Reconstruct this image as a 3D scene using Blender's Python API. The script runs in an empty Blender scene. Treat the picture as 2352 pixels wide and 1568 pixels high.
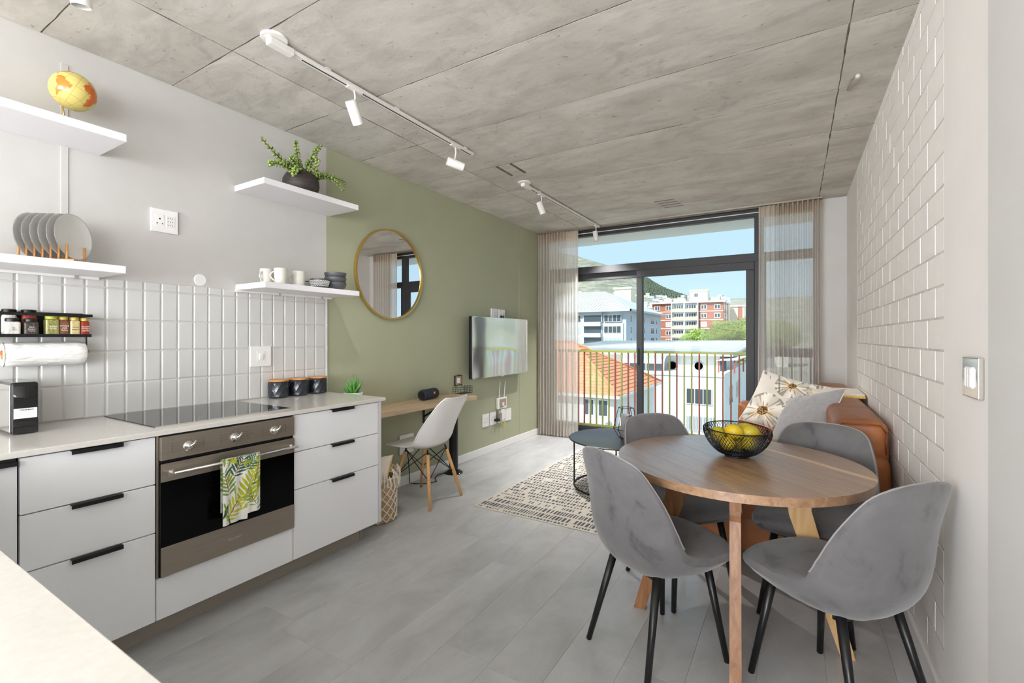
import bpy, bmesh, math, random
from mathutils import Vector, Matrix, noise
PI = math.pi
random.seed(7)
sc = bpy.context.scene
COL = sc.collection

# ---------------------------------------------------------------- camera, sky, sun, exposure
cam_d = bpy.data.cameras.new('camera'); cam = bpy.data.objects.new('camera', cam_d); COL.objects.link(cam)
cam.location = (0, 0, 1.29); cam.rotation_euler = (PI / 2, 0, math.radians(31.18))
cam_d.sensor_width = 36; cam_d.lens = 1070.66 / 2352 * 36; cam_d.shift_y = -(784 - 773.13) / 2352
cam_d.clip_start = 0.02; cam_d.clip_end = 6000
sc.camera = cam
sc.view_settings.view_transform = 'Standard'; sc.view_settings.look = 'None'
sc.view_settings.gamma = 1; sc.view_settings.use_curve_mapping = False
sc.view_settings.exposure = 0.5
sc.cycles.use_denoising = True
sc.cycles.max_bounces = 12; sc.cycles.diffuse_bounces = 8; sc.cycles.transparent_max_bounces = 16
sc.cycles.sample_clamp_indirect = 8; sc.cycles.caustics_reflective = False; sc.cycles.caustics_refractive = False

def lin(r, g, b):
    return tuple((c / 255 / 12.92) if c / 255 <= .04045 else ((c / 255 + .055) / 1.055) ** 2.4 for c in (r, g, b))

world = bpy.data.worlds.new('world'); sc.world = world; world.use_nodes = True
wn, wl = world.node_tree.nodes, world.node_tree.links
wn.clear()
w_out = wn.new('ShaderNodeOutputWorld'); w_bg = wn.new('ShaderNodeBackground')
w_tc = wn.new('ShaderNodeTexCoord'); w_sep = wn.new('ShaderNodeSeparateXYZ'); w_ramp = wn.new('ShaderNodeValToRGB')
wl.new(w_tc.outputs['Generated'], w_sep.inputs[0]); wl.new(w_sep.outputs['Z'], w_ramp.inputs[0])
e = w_ramp.color_ramp.elements
e[0].position = 0.0; e[0].color = (*lin(200, 222, 236), 1)
e[1].position = 0.75; e[1].color = (*lin(160, 196, 232), 1)
k = w_ramp.color_ramp.elements.new(0.16); k.color = (*lin(184, 212, 234), 1)
wl.new(w_ramp.outputs[0], w_bg.inputs['Color']); w_bg.inputs['Strength'].default_value = .95
wl.new(w_bg.outputs[0], w_out.inputs[0])

def lamp(name, kind, loc, rot, energy, color=(1, 1, 1), size=None, size_y=None):
    d = bpy.data.lights.new(name, kind); d.energy = energy; d.color = color
    if kind == 'AREA':
        d.shape = 'RECTANGLE'; d.size = size; d.size_y = size_y
    o = bpy.data.objects.new(name, d); o.location = loc; o.rotation_euler = rot; COL.objects.link(o)
    return o
# sun comes from behind the building, high on the left
sun = lamp('sun', 'SUN', (0, -20, 40), (math.radians(44), 0, math.radians(-24)), 4.4, (1, .96, .9)); sun.data.angle = math.radians(.6)
# daylight portal in the sliding door (guides sampling, gives no light of its own)
por = lamp('door_portal', 'AREA', (-1.2, 5.9, 1.35), (-PI / 2, 0, 0), 1, size=3.2, size_y=2.7); por.data.cycles.is_portal = True
# fill lights added behind the camera, set in three made-up windows
rear = lamp('rear_fill_light', 'AREA', (-1.15, -4.75, 1.5), (PI / 2, 0, 0), 200, (.93, .965, 1), 2.9, 1.9)
side = lamp('left_fill_light', 'AREA', (-2.84, -3.4, 1.45), (0, -PI / 2, 0), 140, (.95, .97, 1), 1.9, 2.4)
east = lamp('right_fill_light', 'AREA', (.34, -2.3, 1.5), (0, PI / 2, 0), 52, (.92, .96, 1), 1.5, 2.0)

# ---------------------------------------------------------------- materials
MATS = {}
class N:
    """small wrapper for node building"""
    def __init__(s, m): s.t = m.node_tree; s.n = s.t.nodes; s.l = s.t.links
    def new(s, typ, **kw):
        n = s.n.new(typ)
        for k_, v in kw.items(): setattr(n, k_, v)
        return n
    def link(s, a, b): s.l.new(a, b)
def base(name):
    m = bpy.data.materials.new(name); m.use_nodes = True; MATS[name] = m
    return m, N(m), m.node_tree.nodes['Principled BSDF']
def plain(name, rgb, rough=.5, metal=0, spec=.5, coat=0, emit=None, estr=0, sheen=0, alpha=None):
    m, g, b = base(name)
    b.inputs['Base Color'].default_value = (*lin(*rgb), 1); b.inputs['Roughness'].default_value = rough
    b.inputs['Metallic'].default_value = metal; b.inputs['Specular IOR Level'].default_value = spec
    b.inputs['Coat Weight'].default_value = coat; b.inputs['Sheen Weight'].default_value = sheen
    if emit: b.inputs['Emission Color'].default_value = (*lin(*emit), 1); b.inputs['Emission Strength'].default_value = estr
    return m
def noisy(name, stops, scale=5, detail=6, rough=.6, bump=0, bscale=None, stretch=(1, 1, 1), metal=0, spec=.5, coat=0, sheen=0, rand=0, nrough=.6, distort=0, rvar=0, coords='Object', bdist=.01):
    """colour ramp over fractal noise; optional bump and random value per object"""
    m, g, b = base(name)
    tc = g.new('ShaderNodeTexCoord'); mp = g.new('ShaderNodeMapping'); mp.inputs['Scale'].default_value = stretch
    g.link(tc.outputs[coords], mp.inputs[0])
    if rand:
        oi = g.new('ShaderNodeObjectInfo'); vm = g.new('ShaderNodeVectorMath', operation='SCALE'); vm.inputs[0].default_value = (13, 17, 5)
        g.link(oi.outputs['Random'], vm.inputs['Scale']); g.link(vm.outputs[0], mp.inputs['Location'])
    nz = g.new('ShaderNodeTexNoise'); nz.inputs['Scale'].default_value = scale; nz.inputs['Detail'].default_value = detail
    nz.inputs['Roughness'].default_value = nrough; nz.inputs['Distortion'].default_value = distort
    g.link(mp.outputs[0], nz.inputs['Vector'])
    rp = g.new('ShaderNodeValToRGB'); els = rp.color_ramp.elements
    for i, (p, c) in enumerate(stops):
        el = els[i] if i < 2 else els.new(p)
        el.position = p; el.color = (*lin(*c), 1)
    g.link(nz.outputs['Fac'], rp.inputs[0])
    out = rp.outputs[0]
    if rand:
        hsv = g.new('ShaderNodeHueSaturation'); mr = g.new('ShaderNodeMapRange')
        mr.inputs['To Min'].default_value = 1 - rand; mr.inputs['To Max'].default_value = 1 + rand
        g.link(oi.outputs['Random'], mr.inputs[0]); g.link(mr.outputs[0], hsv.inputs['Value']); g.link(out, hsv.inputs['Color']); out = hsv.outputs[0]
    g.link(out, b.inputs['Base Color'])
    b.inputs['Roughness'].default_value = rough; b.inputs['Metallic'].default_value = metal
    b.inputs['Specular IOR Level'].default_value = spec; b.inputs['Coat Weight'].default_value = coat; b.inputs['Coat Roughness'].default_value = .30; b.inputs['Sheen Weight'].default_value = sheen
    if rvar:
        mr2 = g.new('ShaderNodeMapRange'); mr2.inputs['To Min'].default_value = rough - rvar; mr2.inputs['To Max'].default_value = rough + rvar
        g.link(nz.outputs['Fac'], mr2.inputs[0]); g.link(mr2.outputs[0], b.inputs['Roughness'])
    if bump:
        n2 = g.new('ShaderNodeTexNoise'); n2.inputs['Scale'].default_value = bscale or scale; n2.inputs['Detail'].default_value = 5
        g.link(mp.outputs[0], n2.inputs['Vector'])
        bp = g.new('ShaderNodeBump'); bp.inputs['Strength'].default_value = bump; bp.inputs['Distance'].default_value = bdist
        g.link(n2.outputs['Fac'], bp.inputs['Height']); g.link(bp.outputs[0], b.inputs['Normal'])
    return m
def painted(name, rough=.7, sheen=0, spec=.4):
    m, g, b = base(name)
    at = g.new('ShaderNodeAttribute', attribute_name='Col'); g.link(at.outputs['Color'], b.inputs['Base Color'])
    b.inputs['Roughness'].default_value = rough; b.inputs['Sheen Weight'].default_value = sheen; b.inputs['Specular IOR Level'].default_value = spec
    return m
def glass(name, tint=(255, 255, 255), gloss=.08):
    m, g, b = base(name); g.n.remove(b); out = g.n['Material Output']
    tr = g.new('ShaderNodeBsdfTransparent'); tr.inputs[0].default_value = (*lin(*tint), 1)
    gl = g.new('ShaderNodeBsdfGlossy'); gl.inputs['Roughness'].default_value = .02
    fr = g.new('ShaderNodeLayerWeight'); fr.inputs[0].default_value = .25
    mt = g.new('ShaderNodeMath', operation='MULTIPLY'); mt.inputs[1].default_value = gloss * 4
    g.link(fr.outputs['Fresnel'], mt.inputs[0])
    mx = g.new('ShaderNodeMixShader'); g.link(mt.outputs[0], mx.inputs[0]); g.link(tr.outputs[0], mx.inputs[1]); g.link(gl.outputs[0], mx.inputs[2])
    g.link(mx.outputs[0], out.inputs[0])
    return m
def sheer(name, rgb, open_=.32):
    m, g, b = base(name); g.n.remove(b); out = g.n['Material Output']
    tc = g.new('ShaderNodeTexCoord'); mp = g.new('ShaderNodeMapping'); mp.inputs['Scale'].default_value = (60, 60, 9)
    g.link(tc.outputs['Object'], mp.inputs[0])
    nz = g.new('ShaderNodeTexNoise'); nz.inputs['Scale'].default_value = 6; nz.inputs['Detail'].default_value = 4
    g.link(mp.outputs[0], nz.inputs['Vector'])
    df = g.new('ShaderNodeBsdfDiffuse'); df.inputs[0].default_value = (*lin(*rgb), 1)
    tl = g.new('ShaderNodeBsdfTranslucent'); tl.inputs[0].default_value = (*lin(*rgb), 1)
    tr = g.new('ShaderNodeBsdfTransparent')
    m1 = g.new('ShaderNodeMixShader'); m1.inputs[0].default_value = .5; g.link(df.outputs[0], m1.inputs[1]); g.link(tl.outputs[0], m1.inputs[2])
    mr = g.new('ShaderNodeMapRange'); mr.inputs['From Min'].default_value = .3; mr.inputs['From Max'].default_value = .7
    mr.inputs['To Min'].default_value = open_ - .09; mr.inputs['To Max'].default_value = open_ + .09
    g.link(nz.outputs['Fac'], mr.inputs[0])
    m2 = g.new('ShaderNodeMixShader'); g.link(mr.outputs[0], m2.inputs[0]); g.link(m1.outputs[0], m2.inputs[1]); g.link(tr.outputs[0], m2.inputs[2])
    g.link(m2.outputs[0], out.inputs[0])
    return m

def concrete():
    m, g, b = base('concrete')
    tc = g.new('ShaderNodeTexCoord'); oi = g.new('ShaderNodeObjectInfo')
    vm = g.new('ShaderNodeVectorMath', operation='SCALE'); vm.inputs[0].default_value = (7, 11, 3); g.link(oi.outputs['Random'], vm.inputs['Scale'])
    ad = g.new('ShaderNodeVectorMath', operation='ADD'); g.link(tc.outputs['Object'], ad.inputs[0]); g.link(vm.outputs[0], ad.inputs[1])
    def nz(scale, detail, st=(1, 1, 1), rough=.6, dist=0):
        mp = g.new('ShaderNodeMapping'); mp.inputs['Scale'].default_value = st; g.link(ad.outputs[0], mp.inputs[0])
        n = g.new('ShaderNodeTexNoise'); n.inputs['Scale'].default_value = scale; n.inputs['Detail'].default_value = detail
        n.inputs['Roughness'].default_value = rough; n.inputs['Distortion'].default_value = dist
        g.link(mp.outputs[0], n.inputs['Vector']); return n.outputs['Fac']
    def ramp(src, stops):
        r = g.new('ShaderNodeValToRGB')
        for i, (p, c) in enumerate(stops):
            el = r.color_ramp.elements[i] if i < 2 else r.color_ramp.elements.new(p)
            el.position = p; el.color = (*lin(*c), 1) if len(c) == 3 else (c[0], c[0], c[0], 1)
        g.link(src, r.inputs[0]); return r.outputs[0]
    def mul(a, b_, f=1.0):
        mx = g.new('ShaderNodeMix', data_type='RGBA', blend_type='MULTIPLY'); mx.inputs[0].default_value = f
        g.link(a, mx.inputs[6]); g.link(b_, mx.inputs[7]); return mx.outputs[2]
    big = ramp(nz(1.7, 5, (1, 1.6, 1), .62, .5), [(.3, (190, 185, 176)), (.68, (220, 216, 208))])
    mid = ramp(nz(7, 6, (.45, 1.3, 1), .7, .6), [(.36, (.80,)), (.54, (1.0,))])
    blot = ramp(nz(3.1, 8, (1, 1, 1), .75, 1.2), [(.57, (1.0,)), (.70, (.76,))])
    pits = ramp(nz(38, 3, (.6, 1, 1), .5, .4), [(.27, (.50,)), (.325, (1.0,))])
    scr = ramp(nz(16, 5, (.35, 1.8, 1), .7, .5), [(.30, (.66,)), (.37, (1.0,))])
    c = mul(mul(mul(mul(big, mid, .75), blot), pits, .75), scr, .7)
    g.link(c, b.inputs['Base Color']); b.inputs['Roughness'].default_value = .8; b.inputs['Specular IOR Level'].default_value = .3
    bp = g.new('ShaderNodeBump'); bp.inputs['Strength'].default_value = .35; bp.inputs['Distance'].default_value = .004
    g.link(nz(22, 6), bp.inputs['Height']); g.link(bp.outputs[0], b.inputs['Normal'])
    return m
concrete()

noisy('strip_paint_lit', [(.3, (234, 230, 226)), (.7, (240, 236, 232))], scale=2.5, rough=.75, bump=.12, bscale=160, spec=.3, bdist=.002)  # lighter copy of the white wall paint for the brighter-lit strips
noisy('white_paint_dimmed', [(.3, (198, 196, 193)), (.7, (205, 203, 200))], scale=2.5, rough=.75, bump=.12, bscale=160, spec=.3, bdist=.002)  # white wall paint greyed down to offset the strong fill light
noisy('block_paint', [(.3, (238, 233, 229)), (.7, (244, 240, 236))], scale=9, rough=.7, bump=.4, bscale=90, spec=.3, bdist=.003)
noisy('joint_paint', [(.3, (196, 192, 188)), (.7, (226, 222, 217))], scale=14, rough=.8, bump=.8, bscale=70, spec=.2)
noisy('green_paint', [(.3, (168, 171, 144)), (.7, (175, 178, 151))], scale=1.6, rough=.6, bump=.12, bscale=150, spec=.4, bdist=.002)
noisy('joint_dark', [(.3, (66, 62, 56)), (.7, (132, 126, 116))], scale=14, rough=.9)
noisy('floor_vinyl', [(.28, (166, 166, 166)), (.5, (186, 186, 187)), (.75, (202, 203, 205))], scale=2.6, detail=9, rough=.30, rvar=.06, bump=.16, bscale=130, stretch=(1.5, .75, 1), nrough=.68, distort=.5, rand=.025, spec=.5, bdist=.003)
plain('floor_gap', (128, 126, 124), .8)
plain('tile', (212, 212, 211), .16, spec=.55)
plain('grout', (205, 202, 198), .9)
noisy('quartz', [(.35, (214, 210, 204)), (.65, (219, 216, 210))], scale=60, rough=.12, spec=.6)
plain('cabinet', (240, 241, 244), .38, spec=.4)
plain('cabinet_edge', (214, 213, 214), .5)
plain('gap_dark', (70, 68, 68), .8)
plain('kick', (158, 150, 138), .42)
plain('black_metal', (24, 24, 26), .42, metal=.3)
plain('black_satin', (20, 20, 22), .35)
plain('black_gloss', (8, 8, 10), .06, spec=.7)
plain('oven_glass', (4, 4, 5), .12, spec=.18)
noisy('steel', [(.3, (158, 148, 136)), (.7, (170, 160, 148))], scale=4, rough=.34, stretch=(1, 1, 60), metal=.75, spec=.5)
plain('chrome', (225, 222, 216), .1, metal=1)
plain('brass', (214, 182, 110), .28, metal=.9)
plain('mirror', (240, 240, 240), .01, metal=1)
plain('white_plastic', (240, 239, 238), .3)
plain('white_shelf', (236, 234, 238), .4)
plain('white_metal', (235, 232, 228), .4)
plain('dark_hole', (14, 14, 14), .7)
plain('frame_grey', (52, 52, 54), .5, metal=.3)
glass('pane', (250, 254, 253), .05)
sheer('curtain', (232, 226, 219), .24)
sheer('curtain_heading', (226, 212, 196), .06)
noisy('oak', [(.3, (186, 158, 128)), (.5, (205, 180, 150)), (.7, (214, 191, 162))], scale=5, rough=.5, stretch=(9, 1, 9), detail=8, bump=.06, distort=.6)
noisy('beech', [(.3, (206, 152, 92)), (.7, (226, 178, 118))], scale=5, rough=.45, stretch=(12, 12, 1.2), detail=6)
noisy('bamboo', [(.3, (192, 132, 76)), (.7, (214, 158, 100))], scale=20, rough=.5)
noisy('velvet', [(.33, (80, 78, 80)), (.42, (100, 98, 100)), (.62, (108, 106, 108)), (.8, (120, 118, 120))], scale=8, detail=8, rough=.75, sheen=.35, distort=.5, spec=.25, rand=.03, bump=.1, bscale=14)
plain('velvet_piping', (142, 139, 139), .6, sheen=.4)
noisy('leather', [(.3, (134, 78, 42)), (.55, (162, 98, 54)), (.75, (180, 118, 70))], scale=4, detail=7, rough=.42, bump=.25, bscale=140, spec=.5, bdist=.002)
plain('leather_seam', (112, 58, 32), .5)
noisy('rug_base', [(.3, (196, 188, 176)), (.7, (218, 211, 200))], scale=160, rough=.95, bump=.6, bscale=220)
noisy('rug_dark', [(.3, (74, 75, 80)), (.7, (98, 99, 104))], scale=160, rough=.95)
painted('towel_print', .85, .2); painted('pillow_print', .9, .3); painted('globe_print', .18, 0, .6); painted('sticker_print', .5)
noisy('pillow_grey', [(.3, (146, 144, 146)), (.7, (160, 158, 160))], scale=30, rough=.9, sheen=.4)
plain('cream_cloth', (226, 216, 200), .9, sheen=.3); plain('yellow_cloth', (222, 186, 96), .9, sheen=.3)
noisy('pot_dark', [(.3, (48, 42, 40)), (.7, (70, 62, 58))], scale=6, rough=.55, stretch=(1, 1, 14), bump=.3)
plain('pot_white', (244, 243, 240), .3)
noisy('soil', [(.3, (40, 32, 26)), (.7, (66, 52, 42))], scale=40, rough=.95)
noisy('jade_leaf', [(.35, (134, 164, 80)), (.65, (176, 198, 112))], scale=12, rough=.38, rand=.08)
plain('jade_stem', (112, 62, 44), .6)
noisy('aloe', [(.3, (54, 116, 48)), (.7, (110, 168, 78))], scale=14, rough=.35)
plain('mug', (216, 213, 204), .3); plain('bowl_grey', (84, 85, 88), .45)
plain('plate_face', (226, 226, 222), .18); plain('plate_back_shaded', (128, 127, 124), .3)  # plate backs darkened as if in shade
noisy('paper_towel', [(.3, (232, 230, 228)), (.7, (246, 245, 244))], scale=30, rough=.95, bump=.9, bscale=60, stretch=(1, .3, 1))
noisy('lemon', [(.3, (206, 158, 22)), (.46, (196, 168, 30)), (.58, (176, 168, 38)), (.72, (122, 144, 44))], scale=9, rough=.4, bump=.2, bscale=60, rand=.12, coords='Object')
plain('candle', (140, 138, 138), .5)
plain('speaker_cloth', (44, 54, 66), .8); plain('orange_badge', (236, 74, 30), .5)
plain('rope_white', (232, 226, 214), .9); plain('rope_tan', (206, 176, 134), .9)
plain('mask_black', (30, 34, 44), .22, spec=.7)
plain('red_text', (196, 40, 34), .5); plain('text_dark', (40, 38, 36), .6); plain('text_white', (245, 244, 240), .6); plain('panel_mark', (70, 66, 62), .6)
noisy('herbs', [(.35, (110, 112, 60)), (.65, (168, 164, 100))], scale=120, rough=.35); noisy('chilli', [(.35, (96, 44, 30)), (.65, (150, 100, 70))], scale=120, rough=.35)
noisy('pepper', [(.35, (196, 178, 128)), (.65, (212, 196, 148))], scale=120, rough=.35); noisy('paprika', [(.35, (142, 44, 20)), (.65, (164, 60, 30))], scale=120, rough=.35)
noisy('salt', [(.35, (196, 194, 188)), (.65, (226, 224, 218))], scale=160, rough=.35); noisy('peppercorn', [(.4, (34, 30, 28)), (.6, (88, 78, 70))], scale=150, rough=.4)
plain('lid_green', (172, 178, 60), .4); plain('lid_yellow', (196, 176, 84), .4)
plain('yellow_cable', (216, 190, 40), .5); plain('router_panel', (176, 150, 130), .3); plain('blue_mark', (70, 150, 200), .4)
# TV: the switched-off screen is a strong dark mirror
def tv_mat():
    m, g, b = base('tv_screen')
    b.inputs['Base Color'].default_value = (.78, .78, .79, 1); b.inputs['Metallic'].default_value = 1; b.inputs['Roughness'].default_value = .09
    tc = g.new('ShaderNodeTexCoord'); nz = g.new('ShaderNodeTexNoise'); nz.inputs['Scale'].default_value = 1.6; nz.inputs['Detail'].default_value = 1
    g.link(tc.outputs['Object'], nz.inputs['Vector'])
    bp = g.new('ShaderNodeBump'); bp.inputs['Strength'].default_value = .25; bp.inputs['Distance'].default_value = .05
    g.link(nz.outputs['Fac'], bp.inputs['Height']); g.link(bp.outputs[0], b.inputs['Normal'])
tv_mat()
def wood_plank_mat(name, a, b_, c_, scale=4.0):
    noisy(name, [(.28, a), (.5, b_), (.74, c_)], scale=scale, detail=8, rough=.28, coat=.8, stretch=(1.0, 11, 11), distort=1.0, bump=.05, spec=.5, rand=.10)
wood_plank_mat('acacia', (124, 92, 70), (156, 122, 94), (178, 146, 116))
wood_plank_mat('acacia_pale', (196, 158, 110), (212, 176, 128), (224, 192, 148))
noisy('acacia_leg', [(.28, (124, 82, 52)), (.5, (152, 106, 70)), (.74, (178, 132, 92))], scale=4, detail=8, rough=.4, stretch=(11, 11, 1), distort=1.0)
noisy('acacia_leg_pale', [(.28, (196, 154, 100)), (.74, (222, 186, 136))], scale=4, detail=8, rough=.4, stretch=(11, 11, 1), distort=1.0)
# outdoors
noisy('render_white', [(.3, (226, 224, 220)), (.7, (238, 236, 232))], scale=.6, rough=.9)
noisy('render_blue', [(.3, (186, 195, 207)), (.7, (198, 206, 217))], scale=.3, rough=.9); plain('render_grey', (196, 198, 204), .9)
noisy('red_brick', [(.3, (160, 96, 74)), (.7, (184, 116, 92))], scale=2, rough=.9)
plain('cream_render', (240, 228, 200), .9); plain('sand_render', (232, 206, 168), .9)
noisy('terracotta', [(.3, (216, 136, 98)), (.7, (238, 164, 124))], scale=3, rough=.85, rand=.06)
noisy('roof_sheet', [(.3, (188, 188, 184)), (.7, (208, 208, 204))], scale=.4, rough=1, spec=.05)
plain('window_dark', (70, 78, 84), .15, spec=.8); plain('window_light', (176, 190, 196), .15, spec=.8); plain('window_frame_white', (240, 240, 238), .6)
noisy('leaf_tree', [(.3, (104, 128, 48)), (.5, (146, 160, 70)), (.75, (186, 190, 104))], scale=1.2, rough=.6)
noisy('leaf_bright', [(.3, (120, 150, 50)), (.75, (186, 204, 96))], scale=1.2, rough=.6)
plain('bark', (110, 92, 74), .9)
noisy('hill', [(.3, (96, 102, 80)), (.46, (132, 132, 112)), (.56, (160, 154, 136)), (.72, (196, 190, 178))], scale=.045, detail=12, rough=.95, nrough=.72)
noisy('hill_dark', [(.3, (88, 100, 82)), (.7, (118, 128, 108))], scale=.02, detail=10, rough=.95)
noisy('ground', [(.3, (150, 148, 138)), (.7, (178, 176, 166))], scale=.05, rough=.95)
plain('rail_olive', (172, 166, 84), .5); plain('rail_red', (172, 88, 74), .5)

# ---------------------------------------------------------------- builders
def tag(o, label, cat, group=None, kind=None):
    o['label'] = label; o['category'] = cat
    if group: o['group'] = group
    if kind: o['kind'] = kind
    return o
def attach(o, parent):
    """parent keeping world-space vertices"""
    if parent is None: return
    o.parent = parent
    m = Matrix.Identity(4); p = parent
    chain = []
    while p is not None: chain.append(p); p = p.parent
    for q in reversed(chain): m = m @ q.matrix_parent_inverse @ q.matrix_basis
    o.matrix_parent_inverse = m.inverted()
def thing(name, label, cat, loc=(0, 0, 0), rz=0, group=None, kind=None):
    o = bpy.data.objects.new(name, None); o.empty_display_size = .05; COL.objects.link(o)
    o.location = loc; o.rotation_euler = (0, 0, rz)
    return tag(o, label, cat, group, kind)
def link(name, me, mat, parent=None, smooth=False, local=False):
    o = bpy.data.objects.new(name, me); COL.objects.link(o)
    if mat is not None and not me.materials: me.materials.append(MATS[mat])
    if smooth:
        me.polygons.foreach_set('use_smooth', [True] * len(me.polygons))
    if parent is not None:
        if local: o.parent = parent
        else: attach(o, parent)
    return o
def pyd(verts, faces):
    me = bpy.data.meshes.new('m'); me.from_pydata([tuple(v) for v in verts], [], faces); me.update(); return me
def mesh(name, verts, faces, mat, parent=None, smooth=False, local=False):
    return link(name, pyd(verts, faces), mat, parent, smooth, local)
def bm_box(bm, x, y, z, bevel=0, seg=2):
    r = bmesh.ops.create_cube(bm, size=1); vs = r['verts']
    for v in vs:
        v.co = Vector((x[0] + (v.co.x + .5) * (x[1] - x[0]), y[0] + (v.co.y + .5) * (y[1] - y[0]), z[0] + (v.co.z + .5) * (z[1] - z[0])))
    if bevel:
        ed = list({e_ for v in vs for e_ in v.link_edges})
        bmesh.ops.bevel(bm, geom=ed, offset=bevel, segments=seg, profile=.5, affect='EDGES')
def finish(bm):
    bmesh.ops.recalc_face_normals(bm, faces=bm.faces)
    me = bpy.data.meshes.new('m'); bm.to_mesh(me); bm.free(); return me
def box(name, x, y, z, mat, parent=None, bevel=0, seg=2, smooth=False, local=False):
    bm = bmesh.new(); bm_box(bm, x, y, z, bevel, seg); return link(name, finish(bm), mat, parent, smooth, local)
def boxes(name, lst, mat, parent=None, bevel=0, local=False):
    bm = bmesh.new()
    for b_ in lst: bm_box(bm, *b_, bevel=bevel)
    return link(name, finish(bm), mat, parent, False, local)
def frame_of(d):
    d = Vector(d).normalized(); a = Vector((0, 0, 1)) if abs(d.z) < .9 else Vector((1, 0, 0))
    u = d.cross(a).normalized(); return u, d.cross(u).normalized()
def tube_geo(pts, r, seg=8, closed=False, caps=True):
    pts = [Vector(p) for p in pts]; n = len(pts); V = []; F = []
    rs = r if isinstance(r, (list, tuple)) else [r] * n
    u = None
    for i, p in enumerate(pts):
        if closed: d = pts[(i + 1) % n] - pts[i - 1]
        else: d = pts[min(i + 1, n - 1)] - pts[max(i - 1, 0)]
        d.normalize()
        if u is None: u, w = frame_of(d)
        else:
            u = (u - d * u.dot(d)); u = u.normalized() if u.length > 1e-6 else frame_of(d)[0]
            w = d.cross(u)
        for k_ in range(seg):
            a = 2 * PI * k_ / seg; V.append(p + (u * math.cos(a) + w * math.sin(a)) * rs[i])
    for i in range(n if closed else n - 1):
        for k_ in range(seg):
            a, b_ = i * seg, ((i + 1) % n) * seg
            F.append((a + k_, a + (k_ + 1) % seg, b_ + (k_ + 1) % seg, b_ + k_))
    if caps and not closed:
        F.append(tuple(range(seg))[::-1]); F.append(tuple((n - 1) * seg + k_ for k_ in range(seg)))
    return V, F
def tube(name, pts, r, mat, parent=None, seg=8, closed=False, local=False, smooth=True):
    V, F = tube_geo(pts, r, seg, closed); return mesh(name, V, F, mat, parent, smooth and seg > 5, local)
def tubes(name, lst, r, mat, parent=None, seg=6, local=False, closed=False):
    V, F = [], []
    for pts in lst:
        v, f = tube_geo(pts, r, seg, closed); o = len(V); V += v; F += [tuple(i + o for i in q) for q in f]
    return mesh(name, V, F, mat, parent, seg > 5, local)
def lathe_geo(prof, c=(0, 0, 0), seg=32):
    V, F = [], []
    for r, z in prof:
        for k_ in range(seg):
            a = 2 * PI * k_ / seg; V.append((c[0] + r * math.cos(a), c[1] + r * math.sin(a), c[2] + z))
    for i in range(len(prof) - 1):
        for k_ in range(seg):
            F.append((i * seg + k_, i * seg + (k_ + 1) % seg, (i + 1) * seg + (k_ + 1) % seg, (i + 1) * seg + k_))
    if prof[0][0] > 1e-6: F.append(tuple(range(seg))[::-1])
    if prof[-1][0] > 1e-6: F.append(tuple((len(prof) - 1) * seg + k_ for k_ in range(seg)))
    return V, F
def lathe(name, prof, c, mat, parent=None, seg=32, smooth=True, local=False, sharp=35):
    V, F = lathe_geo(prof, c, seg); me = pyd(V, F)
    o = link(name, me, mat, parent, smooth, local)
    if smooth:
        bm = bmesh.new(); bm.from_mesh(me); bmesh.ops.remove_doubles(bm, verts=bm.verts, dist=1e-6); bmesh.ops.recalc_face_normals(bm, faces=bm.faces)
        for e_ in bm.edges:
            if len(e_.link_faces) == 2 and e_.calc_face_angle(0) > math.radians(sharp): e_.smooth = False
        bm.to_mesh(me); bm.free()
    return o
def grid(name, fn, nu, nv, mat, parent=None, smooth=True, local=False, flip=False, color=None, wrap=False):
    V = [fn(i / nu, j / nv) for j in range(nv + 1) for i in range(nu + 1)]; F = []
    for j in range(nv):
        for i in range(nu):
            a = j * (nu + 1) + i; q = (a, a + 1, a + nu + 2, a + nu + 1); F.append(q[::-1] if flip else q)
    me = pyd(V, F)
    if color:
        at = me.color_attributes.new('Col', 'FLOAT_COLOR', 'POINT')
        for j in range(nv + 1):
            for i in range(nu + 1):
                at.data[j * (nu + 1) + i].color = (*color(i / nu, j / nv), 1)
    return link(name, me, mat, parent, smooth, local)
def mod(o, typ, **kw):
    m = o.modifiers.new(typ.lower(), typ)
    for k_, v in kw.items(): setattr(m, k_, v)
    return o
def text(name, body, loc, rot, size, mat, parent=None, ext=.0004, align='CENTER', space=1.0):
    c = bpy.data.curves.new(name, 'FONT'); c.body = body; c.size = size; c.extrude = ext; c.align_x = align; c.align_y = 'CENTER'; c.space_line = space
    c.resolution_u = 2; c.materials.append(MATS[mat])
    o = bpy.data.objects.new(name, c); COL.objects.link(o); o.location = loc; o.rotation_euler = rot
    me = bpy.data.meshes.new_from_object(o); bpy.data.objects.remove(o); bpy.data.curves.remove(c)
    o = bpy.data.objects.new(name, me); COL.objects.link(o); o.location = loc; o.rotation_euler = rot
    if not me.materials: me.materials.append(MATS[mat])
    if parent is not None: attach(o, parent)
    return o
def copy_tree(o, parent=None):
    c = o.copy(); COL.objects.link(c)
    if parent is not None: c.parent = parent
    for ch in list(o.children): copy_tree(ch, c)
    return c
def lerp_table(tab, s):
    for (a, va), (b_, vb) in zip(tab, tab[1:]):
        if s <= b_:
            t = (s - a) / (b_ - a); return va + (vb - va) * t
    return tab[-1][1]
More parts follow.
